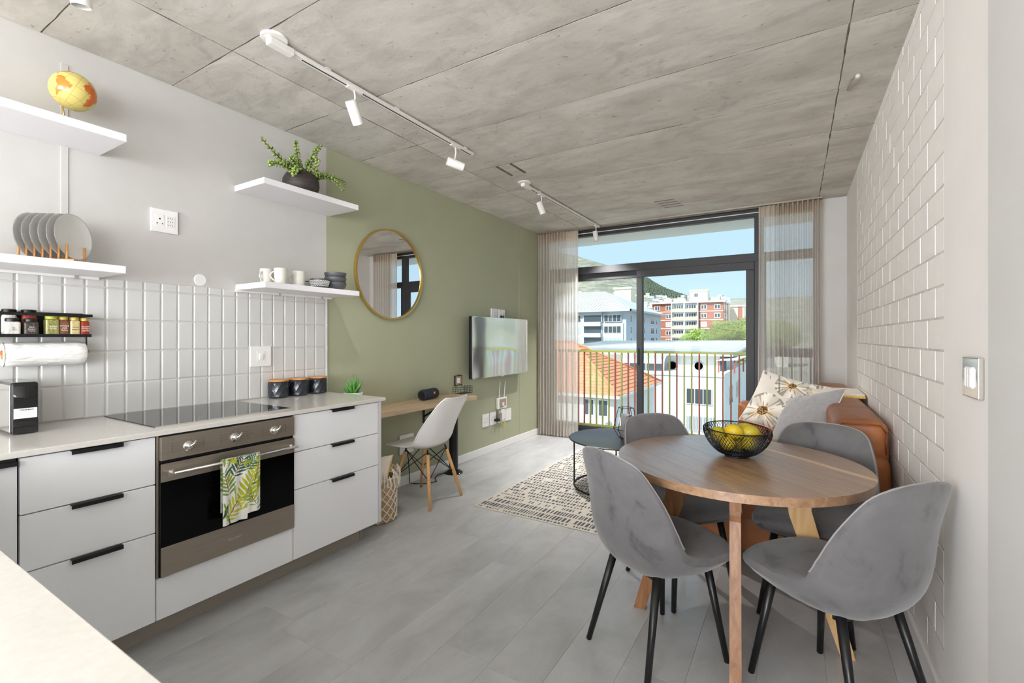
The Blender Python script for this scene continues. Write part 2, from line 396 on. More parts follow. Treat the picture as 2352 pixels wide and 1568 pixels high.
def smooth_table(tab, s):
    """Catmull-Rom through (s, value)"""
    n = len(tab); i = 0
    while i < n - 2 and s > tab[i + 1][0]: i += 1
    p1, p2 = tab[i], tab[i + 1]; p0 = tab[i - 1] if i else (2 * p1[0] - p2[0], 2 * p1[1] - p2[1]); p3 = tab[i + 2] if i + 2 < n else (2 * p2[0] - p1[0], 2 * p2[1] - p1[1])
    h = p2[0] - p1[0]; t = min(1, max(0, (s - p1[0]) / h))
    m1 = (p2[1] - p0[1]) / (p2[0] - p0[0]) * h; m2 = (p3[1] - p1[1]) / (p3[0] - p1[0]) * h
    return (2 * t ** 3 - 3 * t * t + 1) * p1[1] + (t ** 3 - 2 * t * t + t) * m1 + (-2 * t ** 3 + 3 * t * t) * p2[1] + (t ** 3 - t * t) * m2
def ring(c, r, n=48, axis='z'):
    out = []
    for k_ in range(n):
        a = 2 * PI * k_ / n; x, y = r * math.cos(a), r * math.sin(a)
        out.append({'z': (c[0] + x, c[1] + y, c[2]), 'x': (c[0], c[1] + x, c[2] + y), 'y': (c[0] + x, c[1], c[2] + y)}[axis])
    return out

# ================================================================ the setting
L, R, C, YW = -2.91, .44, 2.66, 5.58
XE, YB, YE = .46, -4.85, 1.58          # rear room: east side, back, end of the right wall
def struct(o, label, cat): return tag(o, label, cat, kind='structure')

# floor: base slab and vinyl planks (one object each)
fl = struct(box('floor', (L - .1, XE + .1), (YB - .1, YW + .2), (-.12, -.004), 'floor_gap'), 'grey concrete-look vinyl plank floor of the whole room', 'floor')
PW, PL = .227, 1.22
plank_cache = {}
rp = random.Random(3)
kx = -6
while -1.938 + kx * PW < XE:
    x0 = -1.938 + kx * PW; x1 = x0 + PW
    off = 1.232 if kx == 0 else rp.uniform(0, PL)
    y = off - PL * math.ceil((off - YB) / PL)
    while y < YW + .06:
        a0, a1 = max(x0, L), min(x1, XE); b0, b1 = max(y, YB), min(y + PL, YW + .06); y += PL
        if a1 - a0 < .02 or b1 - b0 < .03 or (a1 < -2.40 and b1 < 2.0): continue
        key = (round(a1 - a0, 3), round(b1 - b0, 3))
        if key not in plank_cache:
            bm = bmesh.new(); bm_box(bm, (.0003, key[0] - .0003), (.0003, key[1] - .0003), (-.004, 0), .0005, 1); me = finish(bm); me.materials.append(MATS['floor_vinyl']); plank_cache[key] = me
        p = bpy.data.objects.new('plank', plank_cache[key]); COL.objects.link(p); p.location = (a0, b0, 0); p.parent = fl
    kx += 1

# ceiling: slab with the cast boards as panels
ce = struct(box('ceiling', (L - .1, XE + .1), (YB - .1, YW + .12), (C + .012, C + .25), 'joint_dark'), 'raw board-marked concrete ceiling of the whole room', 'ceiling')
ys = [YB, -4.34, -3.71, -3.08, -2.45, -1.82, -1.19, -.56, .07, .70, 1.22, 1.88, 2.51, 3.15, 3.78, 4.42, 5.02, YW + .1]
xs = [L, -2.31, .21, XE]
rc = random.Random(5)
for j in range(len(ys) - 1):
    for i in range(3):
        x0, x1 = xs[i], xs[i + 1]
        w, d = x1 - x0, ys[j + 1] - ys[j]
        g_ = .0028; dz = rc.uniform(0, .0012)
        nx, ny = max(2, int(w / .06)), max(2, int(d / .06))
        bm = bmesh.new()
        # underside with slightly ragged edges, sides up to the slab
        V = {}
        for a in range(nx + 1):
            for b_ in range(ny + 1):
                x = x0 + g_ + (w - 2 * g_) * a / nx; y = ys[j] + g_ + (d - 2 * g_) * b_ / ny
                rag = .0045
                if a in (0, nx): x += noise.noise((y * 9, x0 * 3, j)) * rag
                if b_ in (0, ny): y += noise.noise((x * 9, ys[j] * 3, i)) * rag
                ed = .0015 if a in (0, nx) or b_ in (0, ny) else 0
                V[a, b_] = bm.verts.new((x, y, C + dz + ed + noise.noise((x * 2, y * 2, 0)) * .0012))
        for a in range(nx):
            for b_ in range(ny): bm.faces.new((V[a, b_], V[a, b_ + 1], V[a + 1, b_ + 1], V[a + 1, b_]))
        rim = [e_ for e_ in bm.edges if e_.is_boundary]
        ex = bmesh.ops.extrude_edge_only(bm, edges=rim)
        for v in ex['geom']:
            if isinstance(v, bmesh.types.BMVert): v.co.z = C + .012
        link('board', finish(bm), 'concrete', ce, False)
for yj in ys[1:-1]: box('joint', (L, XE), (yj - .006, yj + .006), (C + .0035, C + .011), 'joint_dark', ce)
for xj in xs[1:-1]: box('joint', (xj - .006, xj + .006), (YB, YW + .1), (C + .0032, C + .011), 'joint_dark', ce)
tube('conduit_stub', [(.26, 3.17, C - .004), (.285, 3.02, C - .012), (.283, 3.0, C - .014)], .011, 'concrete', ce, 10)
for (x, y) in ((-1.93, 3.13), (-2.06, 3.13)): box('embedded_strip', (x, x + .018), (y - .3 + .32, y + .26), (C - .003, C + .002), 'joint_dark', ce)
for k_ in range(4): box('ceiling_slot', (-1.22 + .012 * k_, -1.02 + .012 * k_), (4.80 + .09 * k_, 4.812 + .09 * k_), (C - .002, C + .003), 'joint_dark', ce)

# left wall: white kitchen part and green part
wl_ = struct(box('wall_left', (L - .14, L), (YB, 2.2), (0, C + .02), 'white_paint_dimmed'), 'white plastered kitchen wall above the tiled splashback', 'wall')
box('plaster_seam', (L, L + .004), (.765, .792), (1.62, C - .10), 'white_paint_dimmed', wl_, .0015)
lathe('blanking_plate', [(.0, .004), (.03, .004), (.034, 0)], (0, 0, 0), 'white_plastic', None).matrix_world = Matrix.Translation((L, 1.36, 1.615)) @ Matrix.Rotation(PI / 2, 4, 'Y')
bpo = bpy.data.objects['blanking_plate']; attach(bpo, wl_)
wg = struct(box('wall_left', (L - .14, L), (2.2, YW + .14), (0, C + .02), 'green_paint'), 'olive green feature wall with the round mirror and television', 'wall')
tube('paint_seam', [(L + .001, 4.98, .1), (L + .001, 4.985, 1.0), (L + .001, 4.978, 1.9), (L + .001, 4.985, C - .02)], .002, 'green_paint', wg, 6)
# tiled splashback: every tile one object
sp = thing('splashback', 'splashback of white glazed vertical tiles behind the worktop', 'splashback', (L, .2, .9))
box('grout_bed', (L + .0012, L + .004), (-.15, 2.198), (.9, 1.576), 'grout', sp)
def tile_mesh(w, h, seed):
    V = []; F = []; n, m_ = 7, 9; rr = random.Random(seed); ph = rr.uniform(0, 9)
    for j in range(m_ + 1):
        for i in range(n + 1):
            a, b_ = i / n, j / m_
            hgt = .0076 + .0012 * noise.noise((a * 1.7 + ph, b_ * 2.5, seed))
            if i in (0, n) or j in (0, m_): hgt = .0042
            ca = (0, .045, .10, .37, .63, .90, .955, 1)[i]; cb = (0, .022, .05, .2, .4, .6, .8, .95, .978, 1)[j]
            V.append((hgt, ca * w, cb * h))
    for j in range(m_):
        for i in range(n):
            q = j * (n + 1) + i; F.append((q, q + 1, q + n + 2, q + n + 1))
    me = pyd(V, F); me.materials.append(MATS['tile'])
    me.polygons.foreach_set('use_smooth', [True] * len(me.polygons)); return me
tv_ = {}
for row, (z0, z1) in enumerate([(.9025, 1.057), (1.0615, 1.2155), (1.2205, 1.3705), (1.3755, 1.53), (1.535, 1.575)]):
    for k_ in range(-9, 21):
        y0 = .617 + .0783 * k_ + .0025; w = .0733 if k_ < 20 else .0135
        var = (round(z1 - z0, 4), w, (k_ * 7 + row * 3) % 5)
        if var not in tv_: tv_[var] = tile_mesh(w, z1 - z0, var[2])
        t_ = bpy.data.objects.new('tile', tv_[var]); COL.objects.link(t_); t_.location = (L + .0, y0, z0); attach_loc = t_.location.copy()
        attach(t_, sp)
box('edge_trim', (L + .0012, L + .009), (2.197, 2.203), (.9, 1.577), 'white_plastic', sp)

# right wall: painted blockwork between two smooth plastered strips
wr = struct(box('wall_right', (R + .0022, R + .25), (YE, YW + .14), (0, C + .02), 'joint_paint'), 'white painted blockwork wall beside the sofa and dining table', 'wall')
box('plaster_strip', (R, R + .006), (YE, 2.135), (0, C + .02), 'strip_paint_lit', wr)
box('plaster_strip', (R, R + .006), (4.72, YW), (0, C + .02), 'strip_paint_lit', wr)
box('thicker_near_part', (.405, R + .25), (YB, YE), (0, C + .02), 'white_paint_dimmed', wr, .006, 2)
bm_cache = []
for v_ in range(4):
    bm = bmesh.new(); bm_box(bm, (0, .008), (.0035, .2315), (.0035, .111), .0022, 2)
    for v in bm.verts:
        if v.co.x < .003: v.co += Vector((noise.noise((v.co.y * 9, v.co.z * 9, v_)) * .0022, noise.noise((v.co.z * 30, v.co.y * 3, v_)) * .0025, noise.noise((v.co.y * 20, v.co.z * 3, v_ + 9)) * .002))
    me = finish(bm); me.materials.append(MATS['block_paint']); bm_cache.append(me)
half_cache = {}
CH, BL_ = .1145, .235
rb = random.Random(11)
for cidx in range(23):
    z = .096 + cidx * CH
    y = 2.135 - (BL_ * .5 if cidx % 2 else 0)
    while y < 4.72 - .02:
        b0, b1 = max(y, 2.135), min(y + BL_, 4.72)
        h = min(CH, C + .01 - z)
        if h < .03 or b1 - b0 < .04: y += BL_; continue
        if b1 - b0 > BL_ - .001 and h > CH - .001: me = rb.choice(bm_cache)
        else:
            key = (round(b1 - b0, 3), round(h, 3))
            if key not in half_cache:
                bm = bmesh.new(); bm_box(bm, (0, .006), (.004, key[0] - .004), (.004, key[1] - .004), .003, 2); m_ = finish(bm); m_.materials.append(MATS['block_paint']); half_cache[key] = m_
            me = half_cache[key]
        o = bpy.data.objects.new('block', me); COL.objects.link(o); o.location = (R + rb.uniform(-.0003, .0010), b0, z); attach(o, wr)
        y += BL_
box('plaster_strip', (R, R + .006), (2.135, 4.72), (0, .096), 'strip_paint_lit', wr)

# far wall: nib beside the window and the lintel band
struct(box('wall_front', (.235, R + .1), (YW, YW + .14), (0, C + .02), 'white_paint_dimmed'), 'narrow white wall strip between right curtain and blockwork wall', 'wall')
struct(box('wall_back', (L - .1, XE + .1), (YB - .14, YB), (0, C + .02), 'white_paint_dimmed'), 'white wall behind the camera with the added rear window', 'wall')
def wframe(ax, c, a0, a1, z0, z1):
    out = [((a0, a1), (z0, z0 + .05)), ((a0, a1), (z1 - .05, z1)), ((a0, a0 + .05), (z0, z1)), ((a1 - .05, a1), (z0, z1)), (((a0 + a1) / 2 - .025, (a0 + a1) / 2 + .025), (z0, z1))]
    return [((r[0], (c, c + .03), r[1]) if ax == 'y' else ((c, c + .03), r[0], r[1])) for r in out]
for nm, lab, f_, pn in (('added_window_2', 'added rear window with closed white blind, setting for a fill light', wframe('y', YB, -2.65, .35, .3, 2.5), ((-2.6, .3), (YB + .005, YB + .015), (.35, 2.45))),
                        ('added_window_4', 'added right rear window with closed white blind, setting for a fill light', wframe('x', .375, -3.35, -1.25, .7, 2.3), ((.39, .40), (-3.3, -1.3), (.75, 2.25))),
                        ('added_window_3', 'added left rear window with closed white blind, setting for a fill light', wframe('x', L, -4.65, -2.15, .45, 2.45), ((L + .005, L + .015), (-4.6, -2.2), (.5, 2.4)))):
    w_ = thing(nm, lab, 'window', (f_[0][0][0], f_[0][1][0], .45), kind='structure')  # unseen windows added to hold the fill lights
    for b_ in f_: box('frame_bar', *b_, 'frame_grey', w_)
    box('blind', *pn, 'white_plastic', w_)  # opaque blind added to keep the sun out
struct(box('baseboard_left', (L, L + .015), (2.2, YW), (0, .082), 'white_plastic', None, .004), 'white baseboard along the green wall', 'baseboard')
bR = struct(box('baseboard_right', (R - .016, R), (YE, YW), (0, .085), 'white_plastic', None, .004), 'white baseboard along the blockwork wall', 'baseboard')

# sliding door / window wall
win = thing('window_1', 'dark grey aluminium sliding door with fanlight and side pane', 'window', (-1.3, YW + .06, 0), kind='structure')
def wbar(name, x, z, y=(YW + .03, YW + .11), parent=win, bevel=.004): return box(name, x, y, z, 'frame_grey', parent, bevel, 1)
wbar('head_rail', (-2.90, .235), (2.575, C + .01)); box('head_bead', (-2.90, .235), (YW + .024, YW + .032), (2.612, 2.620), 'white_metal', win); wbar('jamb', (-2.90, -2.83), (0, 2.58)); wbar('jamb', (.165, .235), (0, 2.58))
wbar('transom', (-2.84, .17), (2.095, 2.186)); wbar('threshold', (-2.84, .17), (0, .05))
wbar('mullion', (-.365, -.255), (.0, 2.10)); wbar('mullion', (-.365, -.275), (2.18, 2.58))
wbar('side_rail', (-.26, .17), (1.08, 1.17))
for (x0, x1, y, nm) in ((-2.83, -1.565, YW + .075, 'fixed_sash'), (-1.635, -.365, YW + .035, 'sliding_sash')):
    s_ = box(nm, (x0, x1), (y, y + .035), (2.01, 2.10), 'frame_grey', win, .003, 1)
    for b_ in (((x0, x0 + .07), (.05, 2.01)), ((x1 - .08, x1), (.05, 2.01)), ((x0 + .07, x1 - .08), (.05, .14))):
        box('stile', b_[0], (y, y + .035), b_[1], 'frame_grey', s_, .003, 1)
    box('pane', (x0 + .06, x1 - .07), (y + .015, y + .019), (.13, 2.02), 'pane', s_)
for x, z in (((-2.84, -.36), (2.18, 2.58)), ((-.28, .17), (2.18, 2.58)), ((-.26, .17), (1.16, 2.10)), ((-.26, .17), (.04, 1.09))):
    box('pane', x, (YW + .065, YW + .069), z, 'pane', win)
box('door_pull', (-1.615, -1.60), (YW + .015, YW + .035), (.95, 1.15), 'black_metal', win, .003)
ov = struct(box('trim_1', (-3.6, 1.0), (YW + .11, YW + .62), (2.575, 2.9), 'render_white'), 'white concrete overhang above the sliding door outside', 'overhang')
struct(box('trim_2', (-3.6, 1.0), (YW + .11, YW + .38), (-.35, .055), 'render_grey'), 'concrete ledge outside the sliding door', 'ledge')
# balustrade outside
rl = thing('balustrade', 'juliet balcony railing of olive and rust red flat bars', 'railing', (-1.3, YW + .27, .055))
box('top_rail', (-3.1, .6), (YW + .25, YW + .29), (1.085, 1.115), 'rail_olive', rl); box('bottom_rail', (-3.1, .6), (YW + .25, YW + .29), (.105, .135), 'rail_olive', rl)
cols = 'oooororro' + 'orrorooroorrr'
for k_ in range(-8, 33):
    x = -2.32 + .0852 * k_
    c_ = cols[k_] if 0 <= k_ < len(cols) else 'or'[(k_ * 5 % 3) > 0]
    box('bar', (x - .007, x + .007), (YW + .255, YW + .285), (.13, 1.09), 'rail_olive' if c_ == 'o' else 'rail_red', rl)
for x in (-3.05, .55): box('post', (x - .02, x + .02), (YW + .25, YW + .29), (.05, 1.09), 'rail_olive', rl)

# curtains
crl = thing('curtain_rail', 'white double curtain rail fixed to the concrete ceiling', 'curtain rail', (-1.3, 5.47, C - .03))
box('channel', (L + .01, .24), (5.455, 5.485), (C - .016, C), 'steel', crl); box('channel', (L + .01, .24), (5.515, 5.535), (C - .016, C), 'steel', crl)
def curtain(x0, x1, folds, label, edge_open, seed):
    th = thing('curtain', label, 'curtain', ((x0 + x1) / 2, 5.47, 0), group=None)
    rr = random.Random(seed); ph = [rr.uniform(-.5, .5) for _ in range(folds + 3)]
    W = x1 - x0
    def path(s):
        f = s * folds; i = int(f)
        amp = .040 * (1 + .5 * ph[i]) if edge_open(s) else .014
        return amp * math.sin(2 * PI * f + ph[i] * .6)
    def fn(zb, zt):
        def g_(a, b_):
            z = zb + (zt - zb) * b_
            drift = .010 * noise.noise((a * 6, z * .5, seed)) * (1 - z / C)
            flare = (1 + .05 * (1 - z / C))
            return (x0 + (x1 - x0) * a + drift * 2 + .006 * math.sin(2 * PI * a * folds * 2) * 0, 5.475 - path(a) * flare - .004, z)
        return g_
    grid('drape', fn(.012, 2.53), folds * 14, 20, 'curtain', th)
    grid('heading', fn(2.53, C - .024), folds * 14, 2, 'curtain_heading', th)
    grid('hem', lambda a, b_: tuple(Vector(fn(.012, 2.53)(a, b_ * .05)) + Vector((0, -.004, 0))), folds * 14, 2, 'curtain', th)
    for i in range(folds):
        if edge_open((i + .5) / folds):
            x = x0 + W * (i + .25) / folds
            box('pleat', (x - .003, x + .003), (5.432, 5.470), (2.535, C - .026), 'curtain_heading', th)
    return th
curtain(L + .015, -2.335, 14, 'sheer beige pleated curtain hanging beside the green wall', lambda s: s < .70, 1)
curtain(-.315, .232, 13, 'sheer beige pleated curtain hanging behind the sofa', lambda s: s > .28, 2)

# ================================================================ kitchen
XF = -2.27                                    # cabinet front plane
def handle(parent, y0, y1, z):
    V, F = [], []
    prof = [(XF + .0005, z + .001), (XF + .020, z + .001), (XF + .020, z - .014), (XF + .0165, z - .014), (XF + .0165, z - .0025), (XF + .0005, z - .0025)]
    for y in (y0, y1): V += [(x, y, zz) for x, zz in prof]
    n = len(prof)
    F = [(i, (i + 1) % n, n + (i + 1) % n, n + i) for i in range(n)] + [tuple(range(n))[::-1], tuple(range(n, 2 * n))]
    return mesh('handle', V, F, 'black_metal', parent)
def drawers(y0, y1, hy0, hy1, label):
    th = thing('drawer_unit', label, 'cabinet', (-2.6, (y0 + y1) / 2, .1), group='white drawer units under the worktop')
    box('carcass', (L + .02, XF - .02), (y0 + .001, y1 - .001), (.106, .8775), 'gap_dark', th)
    for z0, z1 in ((.106, .472), (.4765, .673), (.6775, .8725)):
        d = box('drawer_front', (XF - .019, XF), (y0 + .0015, y1 - .0015), (z0, z1), 'cabinet', th, .0012, 1)
        handle(d, hy0, hy1, z1 + .001)
    return th
drawers(.492, .891, .623, .776, 'white three drawer unit left of the oven')
u2 = drawers(1.513, 2.104, 1.744, 1.90, 'white three drawer unit at the end of the run, right of the oven')
box('gable_panel', (L + .02, XF), (2.106, 2.129), (.1065, .8775), 'cabinet_edge', u2, .001, 1)
u0 = thing('corner_cupboard', 'white cupboard at picture edge with full-width black grip', 'cabinet', (-2.6, .3, .1))
box('carcass', (L + .02, XF - .02), (-.1, .488), (.106, .8775), 'gap_dark', u0)
d0 = box('door', (XF - .019, XF), (-.1, .487), (.106, .862), 'cabinet', u0, .0012, 1); handle(d0, -.09, .484, .866)
kp = thing('plinth', 'taupe kick board under the cabinet run', 'plinth', (-2.36, 1, 0))
box('board', (-2.375, -2.36), (-.1, 2.03), (0, .106), 'kick', kp); box('end_cap', (-2.375, -2.357), (2.031, 2.05), (0, .106), 'kick', kp, .002)
box('return_board', (-2.80, -2.375), (2.035, 2.05), (0, .106), 'kick', kp)
wt = tag(box('worktop', (L + .009, -2.253), (.247, 2.151), (.8785, .9), 'quartz', None, .002, 2), 'pale quartz worktop along the tiled wall', 'worktop')
pen = thing('peninsula', 'pale quartz topped peninsula counter at lower left picture corner', 'counter', (-1.5, -.1, 0))
box('worktop', (L + .009, -.45), (-.42, .246), (.8785, .9), 'quartz', pen, .002, 2); box('base', (-2.24, -.52), (-.40, -.14), (.1, .8785), 'cabinet', pen); box('plinth', (-2.24, -.56), (-.36, -.18), (0, .1), 'kick', pen)
# oven
ov_ = thing('oven', 'stainless steel built-in oven with black glass and three knobs', 'oven', (-2.5, 1.2, .28))
Y0, Y1 = .903, 1.508; XO = -2.252
box('housing', (-2.80, XF - .003), (.893, 1.5115), (.283, .8765), 'black_satin', ov_)
box('side_trim', (XF - .02, XF - .001), (.893, .901), (.283, .876), 'steel', ov_)
cp = box('control_panel', (XF - .004, XO), (Y0, Y1), (.772, .870), 'steel', ov_, .0015, 1)
door = box('door', (XF - .004, XO - .002), (Y0, Y1), (.285, .758), 'oven_glass', ov_, .0015, 1)
box('upper_steel', (XO - .004, XO), (Y0, Y1), (.682, .758), 'steel', door, .001, 1); box('lower_steel', (XO - .004, XO), (Y0, Y1), (.285, .409), 'steel', door, .001, 1)
hb = tube('handle_bar', [(XO + .047, .932, .722), (XO + .047, 1.496, .722)], .0065, 'chrome', door, 12)
for y in (.94, 1.488):
    b_ = box('handle_bracket', (XO, XO + .003), (y - .011, y + .011), (.700, .728), 'chrome', door, .001, 1)
    boxes('bracket_arm', [((XO, XO + .05), (y - .003, y + .003), (.716, .727))], 'chrome', b_)
for i, y in enumerate((1.005, 1.202, 1.395)):
    kn = lathe('knob', [(.021, 0), (.021, .003), (.017, .005), (.0165, .014), (.012, .019), (.006, .022), (0, .0225)], (0, 0, 0), 'chrome', None, 28)
    kn.matrix_world = Matrix.Translation((XO, y, .817)) @ Matrix.Rotation(PI / 2, 4, 'Y'); attach(kn, cp)
    ang = (.9, .5, .5)[i]
    tp = tube('lever', [(XO + .018, y - .004, .812), (XO + .024, y + .012, .826), (XO + .026, y + .019, .840)], [.005, .0042, .0046], 'chrome', None, 10); attach(tp, kn)
    V, F = [], []
    for k_ in range(9):
        a = PI * (.15 + 1.7 * k_ / 8) + PI / 2; cy, cz = y + .027 * math.sin(a), .817 + .027 * math.cos(a); o_ = len(V)
        V += [(XO + .0004, cy - .0012, cz - .0012), (XO + .0004, cy + .0012, cz - .0012), (XO + .0004, cy + .0012, cz + .0012), (XO + .0004, cy - .0012, cz + .0012)]; F.append((o_, o_ + 1, o_ + 2, o_ + 3))
    for sgn in (-1, 1):
        for k_ in range(4):
            z = .836 - .011 * k_; ya, yb = y + sgn * .032, y + sgn * .056; o_ = len(V)
            V += [(XO + .0004, ya, z - .0003), (XO + .0004, yb, z - .0003), (XO + .0004, yb, z + .0003), (XO + .0004, ya, z + .0003)]; F.append((o_, o_ + 1, o_ + 2, o_ + 3)); o_ = len(V)
            yc = y + sgn * .061; V += [(XO + .0004, yc - .002, z - .002), (XO + .0004, yc + .002, z - .002), (XO + .0004, yc + .002, z + .002), (XO + .0004, yc - .002, z + .002)]; F.append((o_, o_ + 1, o_ + 2, o_ + 3))
    mk = mesh('dial_marks', V, F, 'panel_mark', cp)
box('indicator', (XO, XO + .0006), (1.275, 1.283), (.820, .823), 'red_text', cp)
# raised maker's mark: a short row of little strokes
lg = []
for k_ in range(13):
    y = 1.172 + k_ * .0046; h = .0052 if k_ % 3 else .0072
    lg.append(((XO, XO + .0012), (y, y + (.0030 if k_ % 2 else .0018)), (.345 - h / 2, .345 + h / 2)))
boxes('maker_mark', lg, 'chrome', door)
uf = tag(box('filler_drawer', (XF - .019, XF), (.8935, 1.5105), (.106, .279), 'cabinet', None, .0012, 1), 'low white drawer front directly below the oven', 'cabinet')
# hob
hb_ = thing('hob', 'black glass hob let into the worktop', 'hob', (-2.61, 1.23, .9))
box('glass_plate', (-2.885, -2.335), (.915, 1.543), (.9, .9045), 'black_gloss', hb_, .001, 1)
box('bevel_edge', (-2.338, -2.3335), (.915, 1.543), (.9, .9046), 'chrome', hb_)
text('touch_marks', 'II  0  +  -  o', (-2.37, 1.46, .9048), (0, 0, PI / 2), .014, 'text_white', hb_, .0001)
# tea towel over the handle, with a printed leaf pattern
rt = random.Random(21); leaves = []
pal = [(120, 150, 60), (176, 186, 30), (70, 116, 84), (196, 200, 44), (58, 92, 70), (148, 172, 70)]
def fern(cx, cy, ang, ln, wd, n, colr):
    for i in range(n):
        t = i / (n - 1); px, py = cx + math.cos(ang) * ln * t, cy + math.sin(ang) * ln * t
        for sg in (-1, 1):
            a2 = ang + sg * (1.0 - .4 * t); l2 = wd * (1 - .75 * abs(t - .35)); leaves.append((px + math.cos(a2) * l2 / 2, py + math.sin(a2) * l2 / 2, a2, l2 / 2, l2 * .10, colr))
    leaves.append((cx + math.cos(ang) * ln / 2, cy + math.sin(ang) * ln / 2, ang, ln / 2, .0025, (150, 96, 50)))
fern(.09, .05, 1.25, .17, .07, 9, pal[1]); fern(.03, .12, 1.8, .10, .06, 7, pal[0]); fern(.135, .12, 1.3, .14, .06, 8, pal[3]); fern(.05, .20, 1.0, .09, .06, 7, pal[4]); fern(.15, .03, 1.9, .09, .05, 6, pal[5]); fern(.02, .02, .9, .10, .06, 7, pal[3]); fern(.11, .22, .8, .06, .05, 6, pal[2])
for _ in range(26): leaves.append((rt.uniform(0, .175), rt.uniform(0, .28), rt.uniform(0, 6.3), rt.uniform(.012, .034), rt.uniform(.003, .008), rt.choice(pal)))
def towel_col(a, b_):
    x, y = a * .175, b_ * .28; c_ = (236, 233, 228)
    for cx, cy, an, l_, w_, co in leaves:
        dx, dy = x - cx, y - cy; p, q = dx * math.cos(an) + dy * math.sin(an), -dx * math.sin(an) + dy * math.cos(an)
        if abs(p) < l_ and abs(q) < w_ * (1 - (p / l_) ** 2): c_ = co
    return lin(*c_)
def towel(a, b_):
    z = .452 + .2815 * b_
    bot = (.012 if a < .62 else -.012) * (1 - b_) if b_ < .2 else 0
    x = XO + .058 + .007 * math.sin(a * 9 + 1) * (1 - b_) + .004 * math.sin(a * 23) * (1 - b_ * .6)
    if b_ > .97: x -= .006
    return (x, 1.118 + .172 * a + .006 * (1 - b_) * (a - .5), z - bot)
tw = thing('tea_towel', 'white tea towel printed with green leaves over the oven handle', 'towel', (XO + .05, 1.2, .45))
mod(grid('cloth_front', towel, 120, 190, 'towel_print', tw, True, color=towel_col), 'SOLIDIFY', thickness=.0018)
mod(grid('cloth_back', lambda a, b_: (XO + .0475 + .0105 * math.cos(PI * b_) if b_ < .25 else XO + .037 - .004 * math.sin(a * 11), 1.119 + .170 * a, .7335 + .0055 * math.sin(PI * b_ * 4 / 1) if b_ < .25 else .733 - (b_ - .25) / .75 * .24), 60, 60, 'towel_print', tw, True, color=lambda a, b_: towel_col(a, 1 - b_ * .8)), 'SOLIDIFY', thickness=.0015)

# shelves
def shelf(y0, y1, z0, z1, label, rail=False):
    th = thing('floating_shelf', label, 'shelf', (-2.75, (y0 + y1) / 2, z0), group='white floating shelves on the kitchen wall')
    box('board', (L + .0005, -2.60), (y0, y1), (z0, z1), 'white_shelf', th, .0015, 1)
    if rail:
        box('mounting_rail', (L + .012, L + .03), (y0 - .01, y1 - .01), (z0 - .012, z0 - .0005), 'white_plastic', th); [box('strip_clip', (L + .01, L + .034), (y, y + .012), (z0 - .014, z0 - .0005), 'chrome', th) for y in (y1 - .42, y1 - .1)]  # white rail is the shelf's mounting bracket and gives no light
    return th
shelf(-.05, .908, 2.176, 2.211, 'white floating shelf carrying the globe'); shelf(1.55, 2.228, 2.172, 2.207, 'white floating shelf carrying the potted jade plant')
shelf(-.05, .906, 1.577, 1.611, 'white floating shelf carrying the plate rack', True); shelf(1.556, 2.237, 1.574, 1.608, 'white floating shelf carrying mugs and bowls', True)

# wall sockets and switches
def holes(parent, x, pts, r=.003, face='x'):
    V, F = [], []
    for (y, z, rr) in pts:
        o_ = len(V); V += [(x, y + rr * math.cos(2 * PI * k_ / 10), z + rr * math.sin(2 * PI * k_ / 10)) for k_ in range(10)]; F.append(tuple(range(o_, o_ + 10)))
    return mesh('socket_holes', V, F, 'dark_hole', parent)
def socket(x, y0, y1, z0, z1, label, kind='socket', name='wall_socket'):
    th = thing(name, label, 'socket' if kind != 'switch' else 'switch', (x, (y0 + y1) / 2, z0))
    box('plate', (x, x + .011), (y0, y1), (z0, z1), 'white_plastic', th, .0025, 2)
    w, h, xm = y1 - y0, z1 - z0, x + .0112; cy, cz = (y0 + y1) / 2, (z0 + z1) / 2
    if kind == 'socket':
        box('module', (x + .010, x + .0125), (cy - w * .36, cy - w * .03), (cz - h * .24, cz + h * .26), 'white_plastic', th, .0008, 1)
        box('module', (x + .010, x + .0125), (cy + w * .05, cy + w * .38), (cz - h * .24, cz + h * .26), 'white_plastic', th, .0008, 1)
        pts = [(cy - w * .19, cz + h * .07, .0042), (cy - w * .29, cz - h * .13, .0032), (cy - w * .10, cz - h * .13, .0032)]
        for k_ in range(3):
            z = cz + h * (.15 - .155 * k_); pts += [(cy + w * (.12 + .08 * j), z, .0022) for j in range(3)]
            V = [(x + .0129, cy + w * a, z + h * b_) for a, b_ in ((.07, .035), (.07, -.035), (.12, -.06), (.30, -.06), (.36, 0), (.30, .06), (.12, .06))]
        holes(th, x + .0131, pts)
        for k_ in range(3):
            z = cz + h * (.15 - .155 * k_)
            tube('socket_rim', [(x + .0126, cy + w * a, z + h * b_) for a, b_ in ((.08, .03), (.08, -.03), (.12, -.055), (.30, -.055), (.37, 0), (.30, .055), (.12, .055))], .0006, 'grout', th, 5, True)
        box('rocker', (x + .0120, x + .0150), (cy - w * .35, cy - w * .05), (cz + h * .16, cz + h * .25), 'white_plastic', th, .001, 1)
    elif kind == 'switch':
        box('insert', (x + .010, x + .0125), (cy - w * .2, cy + w * .2), (cz - h * .26, cz + h * .26), 'white_plastic', th, .0008, 1)
        r_ = box('rocker', (x + .0115, x + .018), (cy - w * .10, cy + w * .10), (cz - h * .16, cz + h * .14), 'white_plastic', th, .002, 1)
    elif kind == 'data':
        box('insert', (x + .010, x + .0125), (cy - w * .25, cy + w * .25), (cz - h * .3, cz + h * .3), 'white_plastic', th, .0008, 1)
        boxes('jack', [((x + .012, x + .0135), (cy - w * .1, cy + w * .1), (cz + h * q - .004, cz + h * q + .004)) for q in (-.18, 0, .18)], 'grout', th)
    return th
socket(L, 1.117, 1.243, 1.850, 1.974, 'white double socket on the kitchen wall between the shelves')
